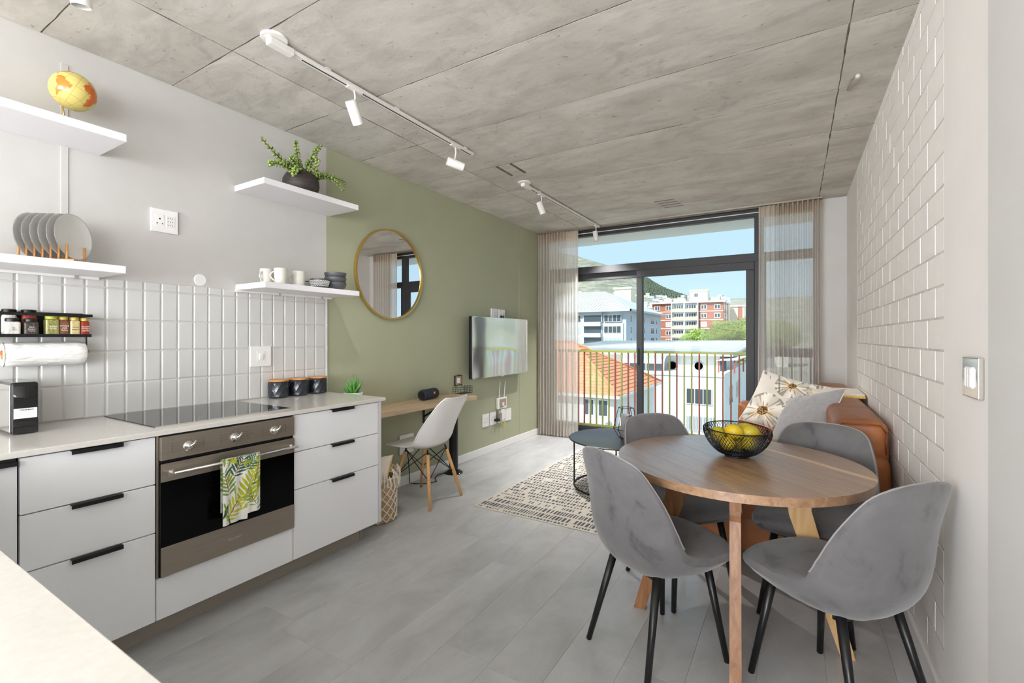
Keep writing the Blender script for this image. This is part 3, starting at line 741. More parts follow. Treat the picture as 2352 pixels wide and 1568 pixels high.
socket(L + .008, 1.638, 1.772, 1.102, 1.230, 'white light switch on the tiled splashback', 'switch', 'light_switch')
socket(L, 4.175, 4.300, .300, .440, 'leftmost white socket of the row low on the green wall')
socket(L, 4.320, 4.445, .300, .440, 'white socket with black plug in the row low on the green wall')
socket(L, 4.50, 4.625, .300, .440, 'white socket with yellow cable under the router', 'data', 'data_socket')
socket(L, 4.648, 4.775, .300, .440, 'blank white plate at the right end of the low row', 'blank', 'blanking_plate')
socket(L, 4.345, 4.475, 1.46, 1.608, 'white data plate above the television, left of the pair', 'data', 'data_socket')
socket(L, 4.50, 4.635, 1.46, 1.605, 'white socket above the television holding the black plug')
socket(L, 2.93, 3.10, .272, .438, 'white socket on the green wall behind the desk chair')
pl = thing('power_plug', 'black plug in the socket above the television', 'plug', (L + .013, 4.545, 1.50)); box('body', (L + .013, L + .045), (4.525, 4.565), (1.495, 1.535), 'black_satin', pl, .006); tube('cable', [(L + .03, 4.545, 1.497), (L + .035, 4.545, 1.46), (L + .03, 4.54, 1.40)], .004, 'black_satin', pl)
sw = thing('light_switch', 'glossy white switch plate on the smooth right wall strip', 'switch', (R, 1.80, 1.12))
box('plate', (R - .014, R), (1.738, 1.872), (1.118, 1.232), 'chrome', sw, .003); box('insert', (R - .0175, R - .013), (1.775, 1.835), (1.145, 1.205), 'white_plastic', sw, .001)
boxes('rocker', [((R - .020, R - .017), (1.778 + .019 * k_, 1.794 + .019 * k_), (1.150, 1.200)) for k_ in range(3)], 'white_plastic', sw)

# canisters
for i, (y, lab) in enumerate(((1.785, 'black faceted canister with bamboo lid, nearest the hob'), (1.925, 'black faceted canister with bamboo lid, middle of three'), (2.073, 'black faceted canister with bamboo lid, nearest the green wall'))):
    th = thing('canister', lab, 'canister', (-2.835, y, .9), group='black canisters on the worktop')
    V, F = [], []; n = 24; rows = 7; r = .060
    prof = [(.050, 0), (.056, .004)] + [(r, .010 + .014 * k_) for k_ in range(rows)] + [(.058, .102), (.055, .105)]
    for ri, (rr, z) in enumerate(prof):
        for k_ in range(n):
            a = 2 * PI * (k_ + (.5 if ri % 2 else 0)) / n; q = rr + (.0016 if 2 <= ri < 2 + rows and (k_ + ri // 2) % 2 else 0); V.append((-2.835 + q * math.cos(a), y + q * math.sin(a), .9 + z))
    for ri in range(len(prof) - 1):
        for k_ in range(n):
            a, b_ = ri * n + k_, ri * n + (k_ + 1) % n; c_, d_ = a + n, b_ + n
            F += [(a, b_, c_), (b_, d_, c_)] if ri % 2 == 0 else [(a, b_, d_), (a, d_, c_)]
    F.append(tuple(range(n))[::-1]); F.append(tuple((len(prof) - 1) * n + k_ for k_ in range(n)))
    mesh('jar', V, F, 'mask_black', th)
    lathe('lid', [(0, 0), (.060, 0), (.0605, .003), (.0605, .009), (.059, .0105), (0, .011)], (-2.835, y, 1.0055), 'bamboo', th, 36)

# coffee machine
cm = thing('coffee_machine', 'slim black capsule coffee machine with white sticker', 'coffee machine', (-2.77, .59, .9))
bm = bmesh.new(); bm_box(bm, (-2.895, -2.64), (.548, .63), (.902, 1.108), .012, 4); link('body', finish(bm), 'black_gloss', cm, False)
box('side_shell', (-2.892, -2.648), (.5465, .549), (.912, 1.098), 'chrome', cm, .001)
box('front_recess', (-2.642, -2.6385), (.554, .624), (.955, 1.095), 'black_satin', cm, .002)
def capd(a, b_): y = .556 + .066 * a; return (-2.6385 + .010 * math.sin(PI * a) * (1 - .5 * b_) , y, 1.052 + .042 * b_ - .006 * math.sin(PI * a) * (1 - b_))
grid('brew_head', capd, 10, 6, 'black_gloss', cm)
box('grille', (-2.640, -2.637), (.557, .621), (1.012, 1.048), 'dark_hole', cm)
boxes('grille_bar', [((-2.638, -2.6355), (.557, .621), (1.015 + .006 * k_, 1.0175 + .006 * k_)) for k_ in range(6)], 'black_satin', cm)
st = box('sticker', (-2.6372, -2.6364), (.556, .623), (.964, 1.004), 'white_plastic', cm, .0003)
rs = random.Random(4); y = .572; bars = []
while y < .610: w = rs.choice((.0008, .0014, .002)); bars.append(((-2.6364, -2.6361), (y, y + w), (.995, 1.000))); y += w + rs.choice((.0008, .0014))
boxes('barcode', bars, 'text_dark', st)
boxes('print_lines', [((-2.6364, -2.6361), (.561, .561 + w), (z, z + .0014)) for z, w in ((.990, .05), (.985, .056), (.979, .04), (.972, .05))], 'grout', st)
box('drip_tray', (-2.64, -2.634), (.552, .626), (.904, .930), 'black_satin', cm, .002)

# spice rack with jars and paper roll
rk = thing('spice_rack', 'black metal wall rack for spice jars and kitchen paper', 'rack', (-2.85, .6, 1.29))
box('tray', (-2.905, -2.793), (.22, .842), (1.288, 1.292), 'black_metal', rk); box('tray_lip', (-2.795, -2.792), (.22, .842), (1.288, 1.302), 'black_metal', rk)
box('back_plate', (-2.905, -2.902), (.22, .842), (1.292, 1.40), 'black_metal', rk); box('front_bar', (-2.795, -2.791), (.22, .845), (1.381, 1.393), 'black_metal', rk)
for y in (.22, .840): box('side_bar', (-2.905, -2.791), (y, y + .003), (1.381, 1.393), 'black_metal', rk); box('hanger', (-2.862, -2.850), (y, y + .003), (1.208, 1.29), 'black_metal', rk)
tube('dowel', [(-2.856, .20, 1.222), (-2.856, .85, 1.222)], .0075, 'bamboo', rk, 12)
pr = thing('paper_towel_roll', 'embossed white kitchen paper roll hanging under the spice rack', 'paper towel', (-2.846, .7, 1.222))
V, F = [], []; n = 48; ry = [.566, .570, .60, .65, .70, .75, .80, .826, .830]
for i, y in enumerate(ry):
    for k_ in range(n):
        a = 2 * PI * k_ / n; r = .0525 - (.003 if i in (0, len(ry) - 1) else 0); V.append((-2.846 + r * math.cos(a), y, 1.214 + r * math.sin(a)))
for i in range(len(ry) - 1):
    for k_ in range(n): F.append((i * n + k_, i * n + (k_ + 1) % n, (i + 1) * n + (k_ + 1) % n, (i + 1) * n + k_))
for i0, y in ((0, ry[0]), ((len(ry) - 1) * n, ry[-1])):
    o_ = len(V)
    for k_ in range(n): a = 2 * PI * k_ / n; V.append((-2.846 + .02 * math.cos(a), y, 1.214 + .02 * math.sin(a)))
    for k_ in range(n): F.append((i0 + k_, i0 + (k_ + 1) % n, o_ + (k_ + 1) % n, o_ + k_))
mesh('sheet_roll', V, F, 'paper_towel', pr, True)
def roll_core(): return [(-2.846 + .02 * math.cos(a), y, 1.214 + .02 * math.sin(a)) for a in (0,) for y in (.565, .831)]
lathe('core', [(.0195, .567), (.0195, .829)], (0, 0, 0), 'bamboo', None).matrix_world = Matrix.Translation((-2.846, 0, 1.214)) @ Matrix.Rotation(-PI / 2, 4, 'X'); attach(bpy.data.objects['core'], pr)
def spice(y, x, w, h, content, lid, label, words, lid_h=.014, col='text_white', tall=False, name='spice_jar'):
    th = thing(name, label, 'spice jar', (x, y, 1.292), group='spice jars in the wall rack')
    bm = bmesh.new(); bm_box(bm, (x - w / 2, x + w / 2), (y - w / 2, y + w / 2), (1.2925, 1.2925 + h), .008 if not tall else .018, 3); link('jar', finish(bm), content, th, False)
    r = w * .46
    lathe('lid', [(0, 0), (r, 0), (r * 1.02, .002), (r * (1.02 if not tall else 1.12), lid_h - .003), (r * .95, lid_h), (0, lid_h)], (x, y, 1.2925 + h), lid, th, 24)
    if words: text('print', words, (x + w / 2 + .0004, y, 1.2925 + h * .5), (PI / 2, 0, PI / 2), h * .13, col, th, .0001)
    return th
spice(.590, -2.822, .046, .062, 'salt', 'black_satin', 'salt jar with black lid and pale label', 'Sea\nsalt', col='text_dark'); spice(.645, -2.822, .046, .062, 'peppercorn', 'black_satin', 'peppercorn jar with black lid and small white print', 'black\npepper\ncorns')
spice(.592, -2.874, .046, .098, 'salt', 'black_satin', 'tall salt grinder with flared black cap behind the salt jar', None, .018, tall=True, name='spice_grinder'); g2 = spice(.652, -2.874, .048, .098, 'paprika', 'black_satin', 'tall grinder with red band and flared black cap', None, .018, tall=True, name='spice_grinder')
spice(.712, -2.822, .045, .076, 'herbs', 'lid_green', 'square jar of dried green herbs with green lid', 'italian\nherbs'); spice(.751, -2.822, .036, .074, 'chilli', 'lid_yellow', 'square jar of dark red flakes with yellow lid', 'smoked\nchilli\nflakes')
spice(.789, -2.822, .036, .072, 'pepper', 'lid_yellow', 'square jar of pale pepper with yellow lid', 'white\npepper', col='text_dark'); spice(.824, -2.822, .032, .070, 'paprika', 'lid_yellow', 'square jar of orange red paprika with yellow lid, rightmost', 'Spanish\nsmoked\npaprika')

# plate rack standing at an angle on the shelf, six plates
nx_, ny_ = .80, .60; px_, py_ = -.60, .80
P0 = Vector((-2.668, .722, 1.611))
prk = thing('plate_rack', 'wooden dowel plate rack on the lower left shelf', 'rack', (P0.x - .07, P0.y - .05, 1.611))
n_v, s_v = Vector((nx_, ny_, 0)), Vector((px_, py_, 0)); SPC = .0315
def obox(name, c, half_n, half_s, z0, z1, mat, parent):
    V = []
    for z in (z0, z1):
        for a, b_ in ((-1, -1), (1, -1), (1, 1), (-1, 1)): q = c + n_v * half_n * a + s_v * half_s * b_; V.append((q.x, q.y, z))
    return mesh(name, V, [(3, 2, 1, 0), (4, 5, 6, 7), (0, 1, 5, 4), (1, 2, 6, 5), (2, 3, 7, 6), (3, 0, 4, 7)], mat, parent)
for sft in (0, .092):
    c_ = P0 + s_v * sft - n_v * (SPC * 3 - .008); obox('rail', c_, SPC * 3 + .026, .009, 1.611, 1.623, 'bamboo', prk)
    for k_ in range(7):
        q = P0 + s_v * sft - n_v * SPC * k_; tube('dowel', [(q.x, q.y, 1.620), (q.x, q.y, 1.688)], .0045, 'bamboo', prk, 10)
for k_ in (0, 6): obox('cross_bar', P0 + s_v * .046 - n_v * (SPC * k_ + .0), .006, .046, 1.613, 1.621, 'bamboo', prk)
ordn = ['frontmost, showing its white face', 'second from the front', 'third from the front', 'fourth from the front', 'fifth from the front', 'backmost at the picture edge']
prof = [(0, .004), (.062, .004), (.078, .009), (.096, .014), (.100, .0165), (.099, .0185), (.094, .0165), (.076, .0125), (.06, .0085), (0, .0085)]
pm = None
for k_ in range(6):
    cpos = P0 + s_v * .046 - n_v * (SPC * (k_ + .5) + .008); cpos.z = 1.626 + .100
    if pm is None:
        V, F = lathe_geo(prof, (0, 0, 0), 48); me = pyd(V, F)
        me.materials.append(MATS['plate_back_shaded']); me.materials.append(MATS['plate_face'])
        for p in me.polygons: p.use_smooth = True; p.material_index = 1 if p.index >= 48 * 5 else 0
        bm = bmesh.new(); bm.from_mesh(me); bmesh.ops.remove_doubles(bm, verts=bm.verts, dist=1e-5); bmesh.ops.recalc_face_normals(bm, faces=bm.faces); bm.to_mesh(me); bm.free(); pm = me
    o = bpy.data.objects.new('dinner_plate', pm); COL.objects.link(o)
    zax = Vector((nx_, ny_, .06)).normalized(); xax = Vector((px_, py_, 0)).normalized(); yax = zax.cross(xax)
    o.matrix_world = Matrix.Translation(cpos) @ Matrix((xax, yax, zax)).transposed().to_4x4()
    tag(o, 'grey-white dinner plate in the rack, ' + ordn[k_], 'plate', 'plates in the plate rack')

# globe
gl = thing('globe', 'yellow desk globe with orange continents on the top left shelf', 'globe', (-2.80, .74, 2.211))
SA = [(-80, 10), (-72, 12), (-60, 9), (-50, 1), (-35, -6), (-39, -18), (-48, -27), (-57, -36), (-65, -43), (-69, -54), (-74, -50), (-71, -20), (-81, -5)]
AF = [(-17, 15), (-6, 35), (10, 37), (32, 31), (43, 12), (51, 11), (41, -4), (35, -22), (27, -34), (18, -34), (12, -16), (9, 4), (-8, 5)]
NA = [(-165, 66), (-95, 72), (-60, 55), (-66, 44), (-81, 27), (-97, 26), (-88, 16), (-80, 8), (-105, 20), (-124, 40), (-140, 60)]
EU = [(-10, 37), (-9, 44), (0, 49), (8, 58), (28, 71), (60, 70), (60, 45), (30, 37), (15, 38)]
def inside(p, poly):
    x, y = p; r = False
    for (x1, y1), (x2, y2) in zip(poly, poly[1:] + poly[:1]):
        if (y1 > y) != (y2 > y) and x < (x2 - x1) * (y - y1) / (y2 - y1) + x1: r = not r
    return r
def gcol(a, b_):
    lon, lat = a * 360 - 180, b_ * 180 - 90
    lo, la = lon + 5 * noise.noise((lon * .1, lat * .1, 0)), lat + 4 * noise.noise((lon * .1, lat * .1, 5))
    for poly, c_ in ((SA, (206, 136, 52)), (AF, (214, 110, 36)), (NA, (198, 132, 56)), (EU, (206, 150, 70))):
        if inside((lo, la), poly):
            t = noise.noise((lon * .06, lat * .06, 3)); return lin(c_[0], c_[1] + 22 * t, c_[2] + 18 * t)
    if (lat % 15 < .9) or (lon % 15 < .9): return lin(196, 176, 100)
    return lin(222, 204, 122)
def gsph(a, b_):
    lo, la = (a * 360 - 180) * PI / 180, (b_ * 180 - 90) * PI / 180; r = .082
    return (r * math.cos(la) * math.cos(lo), r * math.cos(la) * math.sin(lo), r * math.sin(la))
gc = Vector((-2.775, .772, 2.392))
axis = Vector((.10, .40, .92)).normalized(); view = (Vector((0, 0, 1.29)) - gc); view.z -= .0; view.normalize()
def rot_to(lon, lat):
    """rotation that puts the pole on axis and turns lon towards the viewer"""
    z = axis; x = (view - z * view.dot(z)).normalized(); y = z.cross(x); b_ = Matrix((x, y, z)).transposed().to_4x4()
    return b_ @ Matrix.Rotation(-math.radians(lon), 4, 'Z')
sph = grid('ball', gsph, 180, 90, 'globe_print', None, True, color=gcol); sph.matrix_world = Matrix.Translation(gc) @ rot_to(-28, 0); attach(sph, gl)
a0, a1 = gc - axis * .0815, gc + axis * .0815
tube('axis_pin', [a0 - axis * .004, Vector((-2.79, .745, 2.285)), Vector((-2.80, .735, 2.225))], .0035, 'brass', gl, 10)
tube('pole_cap', [a1, a1 + axis * .006], [.004, .003], 'brass', gl, 10)
lathe('base', [(0, 0), (.045, 0), (.045, .006), (.03, .011), (.006, .014), (0, .014)], (-2.80, .735, 2.211), 'brass', gl, 28)

# jade plant in the dark pot
jp = thing('potted_plant', 'trailing jade plant in a round dark clay pot on the upper right shelf', 'plant', (-2.76, 1.895, 2.207))
lathe('pot', [(0, 0), (.075, 0), (.098, .025), (.112, .065), (.110, .105), (.094, .135), (.078, .148), (.070, .146), (.086, .130), (.07, .12), (0, .12)], (-2.76, 1.895, 2.207), 'pot_dark', jp, 40)
lathe('soil', [(0, 0), (.08, 0)], (-2.76, 1.895, 2.33), 'soil', jp, 24)
rj = random.Random(9)
def jade(start, ctrl, end, n, size):
    pts = []
    for i in range(13):
        t = i / 12; pts.append(Vector(start) * (1 - t) ** 2 + Vector(ctrl) * 2 * t * (1 - t) + Vector(end) * t * t)
    stem = tube('stem', pts, [.0036 - .0022 * i / 12 for i in range(13)], 'jade_stem', jp, 7)
    V, F = [], []
    def leaf(p, d, sz):
        d = d.normalized(); u, w = frame_of(d); a = rj.uniform(0, 6.3); u, w = u * math.cos(a) + w * math.sin(a), w * math.cos(a) - u * math.sin(a)
        o_ = len(V)
        for k_ in range(6):
            an = 2 * PI * k_ / 6; V.append(p + d * sz * (.5 - .5 * math.cos(an)) + u * sz * .47 * math.sin(an) + w * sz * .05)
        V.append(p + d * sz * .5 - w * sz * .12); V.append(p + d * sz * .5 + w * sz * .17)
        for k_ in range(6): F.append((o_ + k_, o_ + (k_ + 1) % 6, o_ + 7)); F.append((o_ + (k_ + 1) % 6, o_ + k_, o_ + 6))
    for i in range(n):
        t = .16 + .84 * i / n; f = t * 12; j = min(11, int(f)); p = pts[j].lerp(pts[j + 1], f - j); tan = (pts[j + 1] - pts[j]).normalized(); u, w = frame_of(tan)
        ph = i * 1.57
        for sg in (0, PI):
            dv = u * math.cos(ph + sg) + w * math.sin(ph + sg) + tan * .35; leaf(p, dv, 1.25 * size * (1.15 - .45 * t) * rj.uniform(.8, 1.2))
    o = mesh('leaves', V, F, 'jade_leaf', stem, True); o['kind'] = 'stuff'
pc = Vector((-2.76, 1.895, 2.345))
for s_, c_, e_, n_, z_ in (((0, -.01, 0), (.0, -.16, .06), (.05, -.30, .13), 20, .022), ((.01, -.02, 0), (.03, -.18, .04), (.08, -.27, -.02), 16, .024), ((0, .0, 0), (.0, -.03, .12), (.02, -.05, .21), 16, .022),
                           ((0, .02, 0), (.02, .05, .12), (.0, .15, .26), 22, .024), ((0, .03, 0), (.05, .10, .07), (.03, .10, .15), 10, .022), ((.02, .03, 0), (.06, .16, .06), (.06, .31, .03), 20, .022),
                           ((.03, .03, 0), (.08, .17, .06), (.10, .26, -.045), 18, .022), ((.03, -.03, 0), (.09, -.10, .04), (.12, -.13, -.07), 12, .022), ((.02, 0, 0), (.06, .04, .05), (.09, .08, .0), 9, .024), ((0, -.02, 0), (.03, -.06, .07), (.06, -.12, .07), 10, .024)):
    jade(pc + Vector(s_), pc + Vector(c_), pc + Vector(e_), n_, z_)

# mugs and bowls
def mug(x, y, rz, label):
    th = thing('mug', label, 'mug', (x, y, 1.608), rz, 'cream mugs on the shelf')
    lathe('cup', [(0, 0), (.030, 0), (.033, .004), (.0395, .095), (.0385, .097), (.0365, .095), (.031, .008), (0, .007)], (0, 0, 0), 'mug', th, 32, local=True)
    pts = [(.034 + .022 * math.sin(PI * t) + .004, 0, .078 - .055 * t) for t in [i / 10 for i in range(11)]]
    tube('handle', [(.034, 0, .080)] + pts + [(.033, 0, .022)], .0048, 'mug', th, 8, local=True)
mug(-2.77, 1.668, -1.2, 'cream mug at the back, furthest left on the shelf'); mug(-2.675, 1.70, -1.85, 'cream mug in front, second from the left'); mug(-2.70, 1.838, -1.85, 'cream mug standing right beside the patterned bowls')
def stripe_col(a, b_): return None
def bowl(x, y, z, r, h, label, patterned=False, group='grey bowls on the shelf'):
    th = thing('bowl', label, 'bowl', (x, y, z), 0, group)
    lathe('body', [(0, 0), (r * .55, 0), (r * .62, .004), (r * .88, h * .35), (r, h * .8), (r, h), (r * .96, h), (r * .94, h * .75), (r * .8, h * .35), (r * .5, .008), (0, .008)], (0, 0, 0), 'bowl_grey', th, 40, local=True)
    if patterned:
        for k_ in range(4):
            zz = h * (.30 + .16 * k_); rr = lerp_table([(0, r * .62), (h * .35, r * .88), (h * .8, r), (h, r)], zz) + .0006
            pts = [(rr * math.cos(2 * PI * i / 96), rr * math.sin(2 * PI * i / 96), zz + .0032 * (1 if i % 4 < 2 else -1) * (.5 if i % 2 else 1)) for i in range(96)]
            tube('zigzag_stripe', pts, .0016, 'text_white', th, 4, True, local=True)
    return th
bowl(-2.775, 1.965, 1.608, .052, .05, 'black and white zigzag bowl, left one', True); bowl(-2.675, 1.972, 1.608, .060, .058, 'black and white zigzag bowl, front one', True)
bowl(-2.81, 2.07, 1.608, .058, .045, 'dark grey bowl at the back, bottom of its pair'); bowl(-2.81, 2.07, 1.640, .058, .048, 'dark grey bowl at the back, top of its pair')
for k_, w in enumerate(('bottom', 'middle', 'top')): bowl(-2.70, 2.115, 1.608 + .034 * k_, .072, .052, 'plain grey bowl, %s of the front stack of three' % w)

# ================================================================ desk corner and green wall
DZ, DX = .73, -2.58
dk = thing('wall_desk', 'oak-look wall-mounted desk top on black brackets', 'desk', (-2.75, 2.9, DZ))
box('top', (L + .0005, DX), (2.155, 3.62), (DZ - .036, DZ), 'oak', dk, .0015, 1)
for y in (2.42, 3.24):
    b_ = box('bracket', (L, L + .006), (y - .0125, y + .0125), (DZ - .23, DZ - .037), 'black_metal', dk)
    box('bracket_arm', (L, DX - .06), (y - .0125, y + .0125), (DZ - .043, DZ - .0365), 'black_metal', b_)
    tube('bracket_strut', [(L + .008, y, DZ - .17), (DX - .10, y, DZ - .045)], .009, 'black_metal', b_, 4)
mr = thing('round_mirror', 'round wall mirror with thin brass frame on the green wall', 'mirror', (L, 2.823, 1.44))
def disc(name, c, r, t, mat, parent, seg=72):
    o = lathe(name, [(0, 0), (r, 0), (r, t), (0, t)], (0, 0, 0), mat, None, seg); o.matrix_world = Matrix.Translation(c) @ Matrix.Rotation(PI / 2, 4, 'Y'); attach(o, parent); return o
disc('glass', (L + .012, 2.823, 1.811), .368, .004, 'mirror', mr); disc('backing', (L, 2.823, 1.811), .362, .012, 'black_satin', mr)
o = lathe('frame', [(.364, 0), (.378, 0), (.378, .028), (.364, .028), (.364, 0)], (0, 0, 0), 'brass', None, 96); o.matrix_world = Matrix.Translation((L, 2.823, 1.811)) @ Matrix.Rotation(PI / 2, 4, 'Y'); attach(o, mr)
tv = thing('television', 'wall-mounted flat television reflecting the bright window', 'television', (-2.8, 4.4, .86))
box('mount', (L, -2.83), (4.25, 4.55), (1.05, 1.3), 'black_metal', tv); box('cabinet', (-2.84, -2.795), (3.838, 4.978), (.856, 1.50), 'black_satin', tv, .004)
grid('screen', lambda a, b_: (-2.7940 - .012 * (1 - (2 * a - 1) ** 2) * 0, 3.845 + 1.126 * a, .866 + .626 * b_), 12, 8, 'tv_screen', tv)
boxes('bezel', [((-2.796, -2.7925), (3.838, 3.846), (.856, 1.5)), ((-2.796, -2.7925), (4.970, 4.978), (.856, 1.5)), ((-2.796, -2.7925), (3.84, 4.976), (.856, .868)), ((-2.796, -2.7925), (3.84, 4.976), (1.491, 1.5))], 'chrome', tv)
box('sensor_tab', (-2.796, -2.790), (4.385, 4.44), (.848, .858), 'chrome', tv)
rt_ = thing('router', 'white wall router with two antennas above the low sockets', 'router', (L, 4.545, .46))
bm = bmesh.new(); bm_box(bm, (L + .001, L + .035), (4.45, 4.645), (.462, .590), .012, 3); link('body', finish(bm), 'white_plastic', rt_)
box('front_panel', (L + .034, L + .037), (4.475, 4.62), (.490, .575), 'router_panel', rt_, .001); box('status_strip', (L + .036, L + .038), (4.49, 4.555), (.478, .492), 'blue_mark', rt_); box('logo_plate', (L + .036, L + .0385), (4.535, 4.575), (.495, .535), 'white_plastic', rt_)
for y in (4.49, 4.60): tube('antenna', [(L + .02, y, .585), (L + .022, y + .01, .70), (L + .024, y + .022, .775)], [.006, .0055, .005], 'white_plastic', rt_, 10)
pa = thing('power_adapter', 'grey power adapter with black plug below the router', 'adapter', (L + .012, 4.46, .33)); box('body', (L + .013, L + .055), (4.455, 4.50), (.325, .42), 'candle', pa, .004); box('plug', (L + .013, L + .06), (4.395, 4.455), (.335, .362), 'black_satin', pa, .005)
ec = thing('fibre_box', 'white network box under the router', 'network box', (L + .012, 4.55, .33)); box('body', (L + .014, L + .035), (4.515, 4.605), (.325, .455), 'white_plastic', ec, .004); box('mark', (L + .035, L + .0355), (4.56, 4.59), (.335, .341), 'blue_mark', ec)
yc = thing('network_cable', 'thin yellow cable looping below the router', 'cable', (L + .02, 4.5, .22))
tube('lead', [(L + .03, 4.47, .462), (L + .05, 4.46, .40), (L + .06, 4.49, .28), (L + .06, 4.535, .235), (L + .055, 4.565, .27), (L + .04, 4.575, .327)], .0035, 'yellow_cable', yc, 8)
tube('lead', [(L + .03, 4.60, .462), (L + .05, 4.61, .44), (L + .045, 4.58, .455), (L + .03, 4.56, .456)], .0025, 'yellow_cable', yc, 8)
fr = thing('wall_organiser', 'small wire basket with framed card hanging beside the desk end', 'organiser', (L + .05, 3.75, .73))
box('card_frame', (L + .002, L + .012), (3.69, 3.80), (.80, .90), 'black_metal', fr); box('card', (L + .0115, L + .014), (3.698, 3.792), (.808, .892), 'router_panel', fr); box('card_motif', (L + .0135, L + .0145), (3.72, 3.77), (.825, .875), 'text_white', fr)
wires = []
for z in (.722, .745, .768, .79): wires.append([(L + .004, 3.665, z), (L + .10, 3.665, z), (L + .10, 3.86, z), (L + .004, 3.86, z)])
for k_ in range(9): y = 3.665 + .195 * k_ / 8; wires.append([(L + .004, y, .722), (L + .10, y, .722), (L + .10, y, .79)])
for k_ in range(4): x = L + .004 + .096 * k_ / 3; wires += [[(x, 3.665, .722), (x, 3.665, .79)], [(x, 3.86, .722), (x, 3.86, .79)]]
tubes('wire_basket', wires, .0016, 'black_metal', fr, 5); [tube('hanger', w_, .0025, 'black_metal', fr, 6) for w_ in ([(L + .008, 3.745, .90), (L + .008, 3.745, .915)], [(L + .01, 3.70, .80), (L + .03, 3.69, .772)], [(L + .01, 3.79, .80), (L + .03, 3.80, .772)])]
# speaker
spk = thing('bluetooth_speaker', 'dark blue-grey cylindrical speaker lying on the desk', 'speaker', (-2.78, 3.20, DZ))
ax = Vector((-.12, .99, .0)).normalized(); scn = Vector((-2.80, 3.185, DZ + .048))
def oriented(name, prof, centre, axis_, mat, parent, seg=32):
    o = lathe(name, prof, (0, 0, 0), mat, None, seg); q = axis_.to_track_quat('Z', 'Y'); o.matrix_world = Matrix.Translation(centre) @ q.to_matrix().to_4x4(); attach(o, parent); return o
oriented('body', [(.036, -.108), (.044, -.104), (.047, -.092), (.047, .092), (.044, .104), (.036, .108)], scn, ax, 'speaker_cloth', spk)
for sg in (-1, 1):
    oriented('bass_cap', [(0, 0), (.030, 0), (.036, .004), (.038, 0)] if sg > 0 else [(0, -.003), (.026, -.003), (.034, -.006), (.038, 0)], scn + ax * .108 * sg, ax, 'black_satin', spk)
bx = scn + Vector((.0465, 0, .010)) + ax * .028
bd = box('badge', (bx.x - .001, bx.x + .0015), (bx.y - .012, bx.y + .012), (bx.z - .012, bx.z + .012), 'orange_badge', spk, .001)
text('badge_letters', 'JBL', (bx.x + .0018, bx.y, bx.z), (PI / 2, 0, PI / 2), .011, 'text_white', bd, .0002)
boxes('foot_strip', [((-2.81, -2.79), (3.12, 3.25), (DZ, DZ + .004))], 'black_satin', spk)
# aloe on the desk
al = thing('potted_aloe', 'small green aloe in a white pot on the desk behind the worktop end', 'plant', (-2.72, 2.285, DZ))
lathe('pot', [(0, 0), (.042, 0), (.052, .01), (.066, .13), (.068, .158), (.062, .160), (.058, .142), (0, .140)], (-2.72, 2.285, DZ), 'pot_white', al, 36)
lathe('soil', [(0, 0), (.058, 0)], (-2.72, 2.285, DZ + .143), 'soil', al, 20)
ra = random.Random(2)
for k_ in range(16):
    a = k_ * 2.4; tilt = .25 + .075 * k_ * .8; ln = .11 - .002 * k_ + ra.uniform(-.01, .02)
    d = Vector((math.cos(a) * math.sin(tilt), math.sin(a) * math.sin(tilt), math.cos(tilt))); base_ = Vector((-2.72, 2.285, DZ + .140)); pts = [base_ + d * ln * t + Vector((0, 0, .03 * t * t)) for t in (0, .25, .5, .75, 1)]
    tube('leaf', pts, [.010, .012, .010, .006, .0006], 'aloe', al, 6)
# tower fan
tf = thing('tower_fan', 'black tower fan on a round base under the desk end', 'fan', (-2.767, 3.50, 0))
lathe('base', [(0, 0), (.088, 0), (.090, .006), (.070, .022), (.045, .034), (.04, .045), (0, .045)], (-2.767, 3.50, 0), 'black_gloss', tf, 40)
lathe('column', [(.040, .03), (.043, .06), (.043, .64), (.038, .655), (0, .66)], (-2.767, 3.50, 0), 'black_satin', tf, 32)
V, F = [], []
for k_ in range(40):
    z = .20 + .011 * k_
    for q in range(9):
        a = -1.25 + .10 * q; V.append((-2.767 + .0445 * math.cos(a), 3.50 + .0445 * math.sin(a), z)); V.append((-2.767 + .0445 * math.cos(a), 3.50 + .0445 * math.sin(a), z + .005))
    for q in range(8): o_ = k_ * 18 + q * 2; F.append((o_, o_ + 2, o_ + 3, o_ + 1))
mesh('grille_slots', V, F, 'dark_hole', tf)
tube('cable', [(-2.80, 3.44, .012), (-2.84, 3.36, .006), (-2.80, 3.27, .005), (-2.72, 3.2, .005), (-2.76, 3.11, .005), (-2.85, 3.05, .005), (L + .03, 3.03, .01), (L + .025, 3.02, .20), (L + .02, 3.01, .30)], .004, 'black_satin', tf)
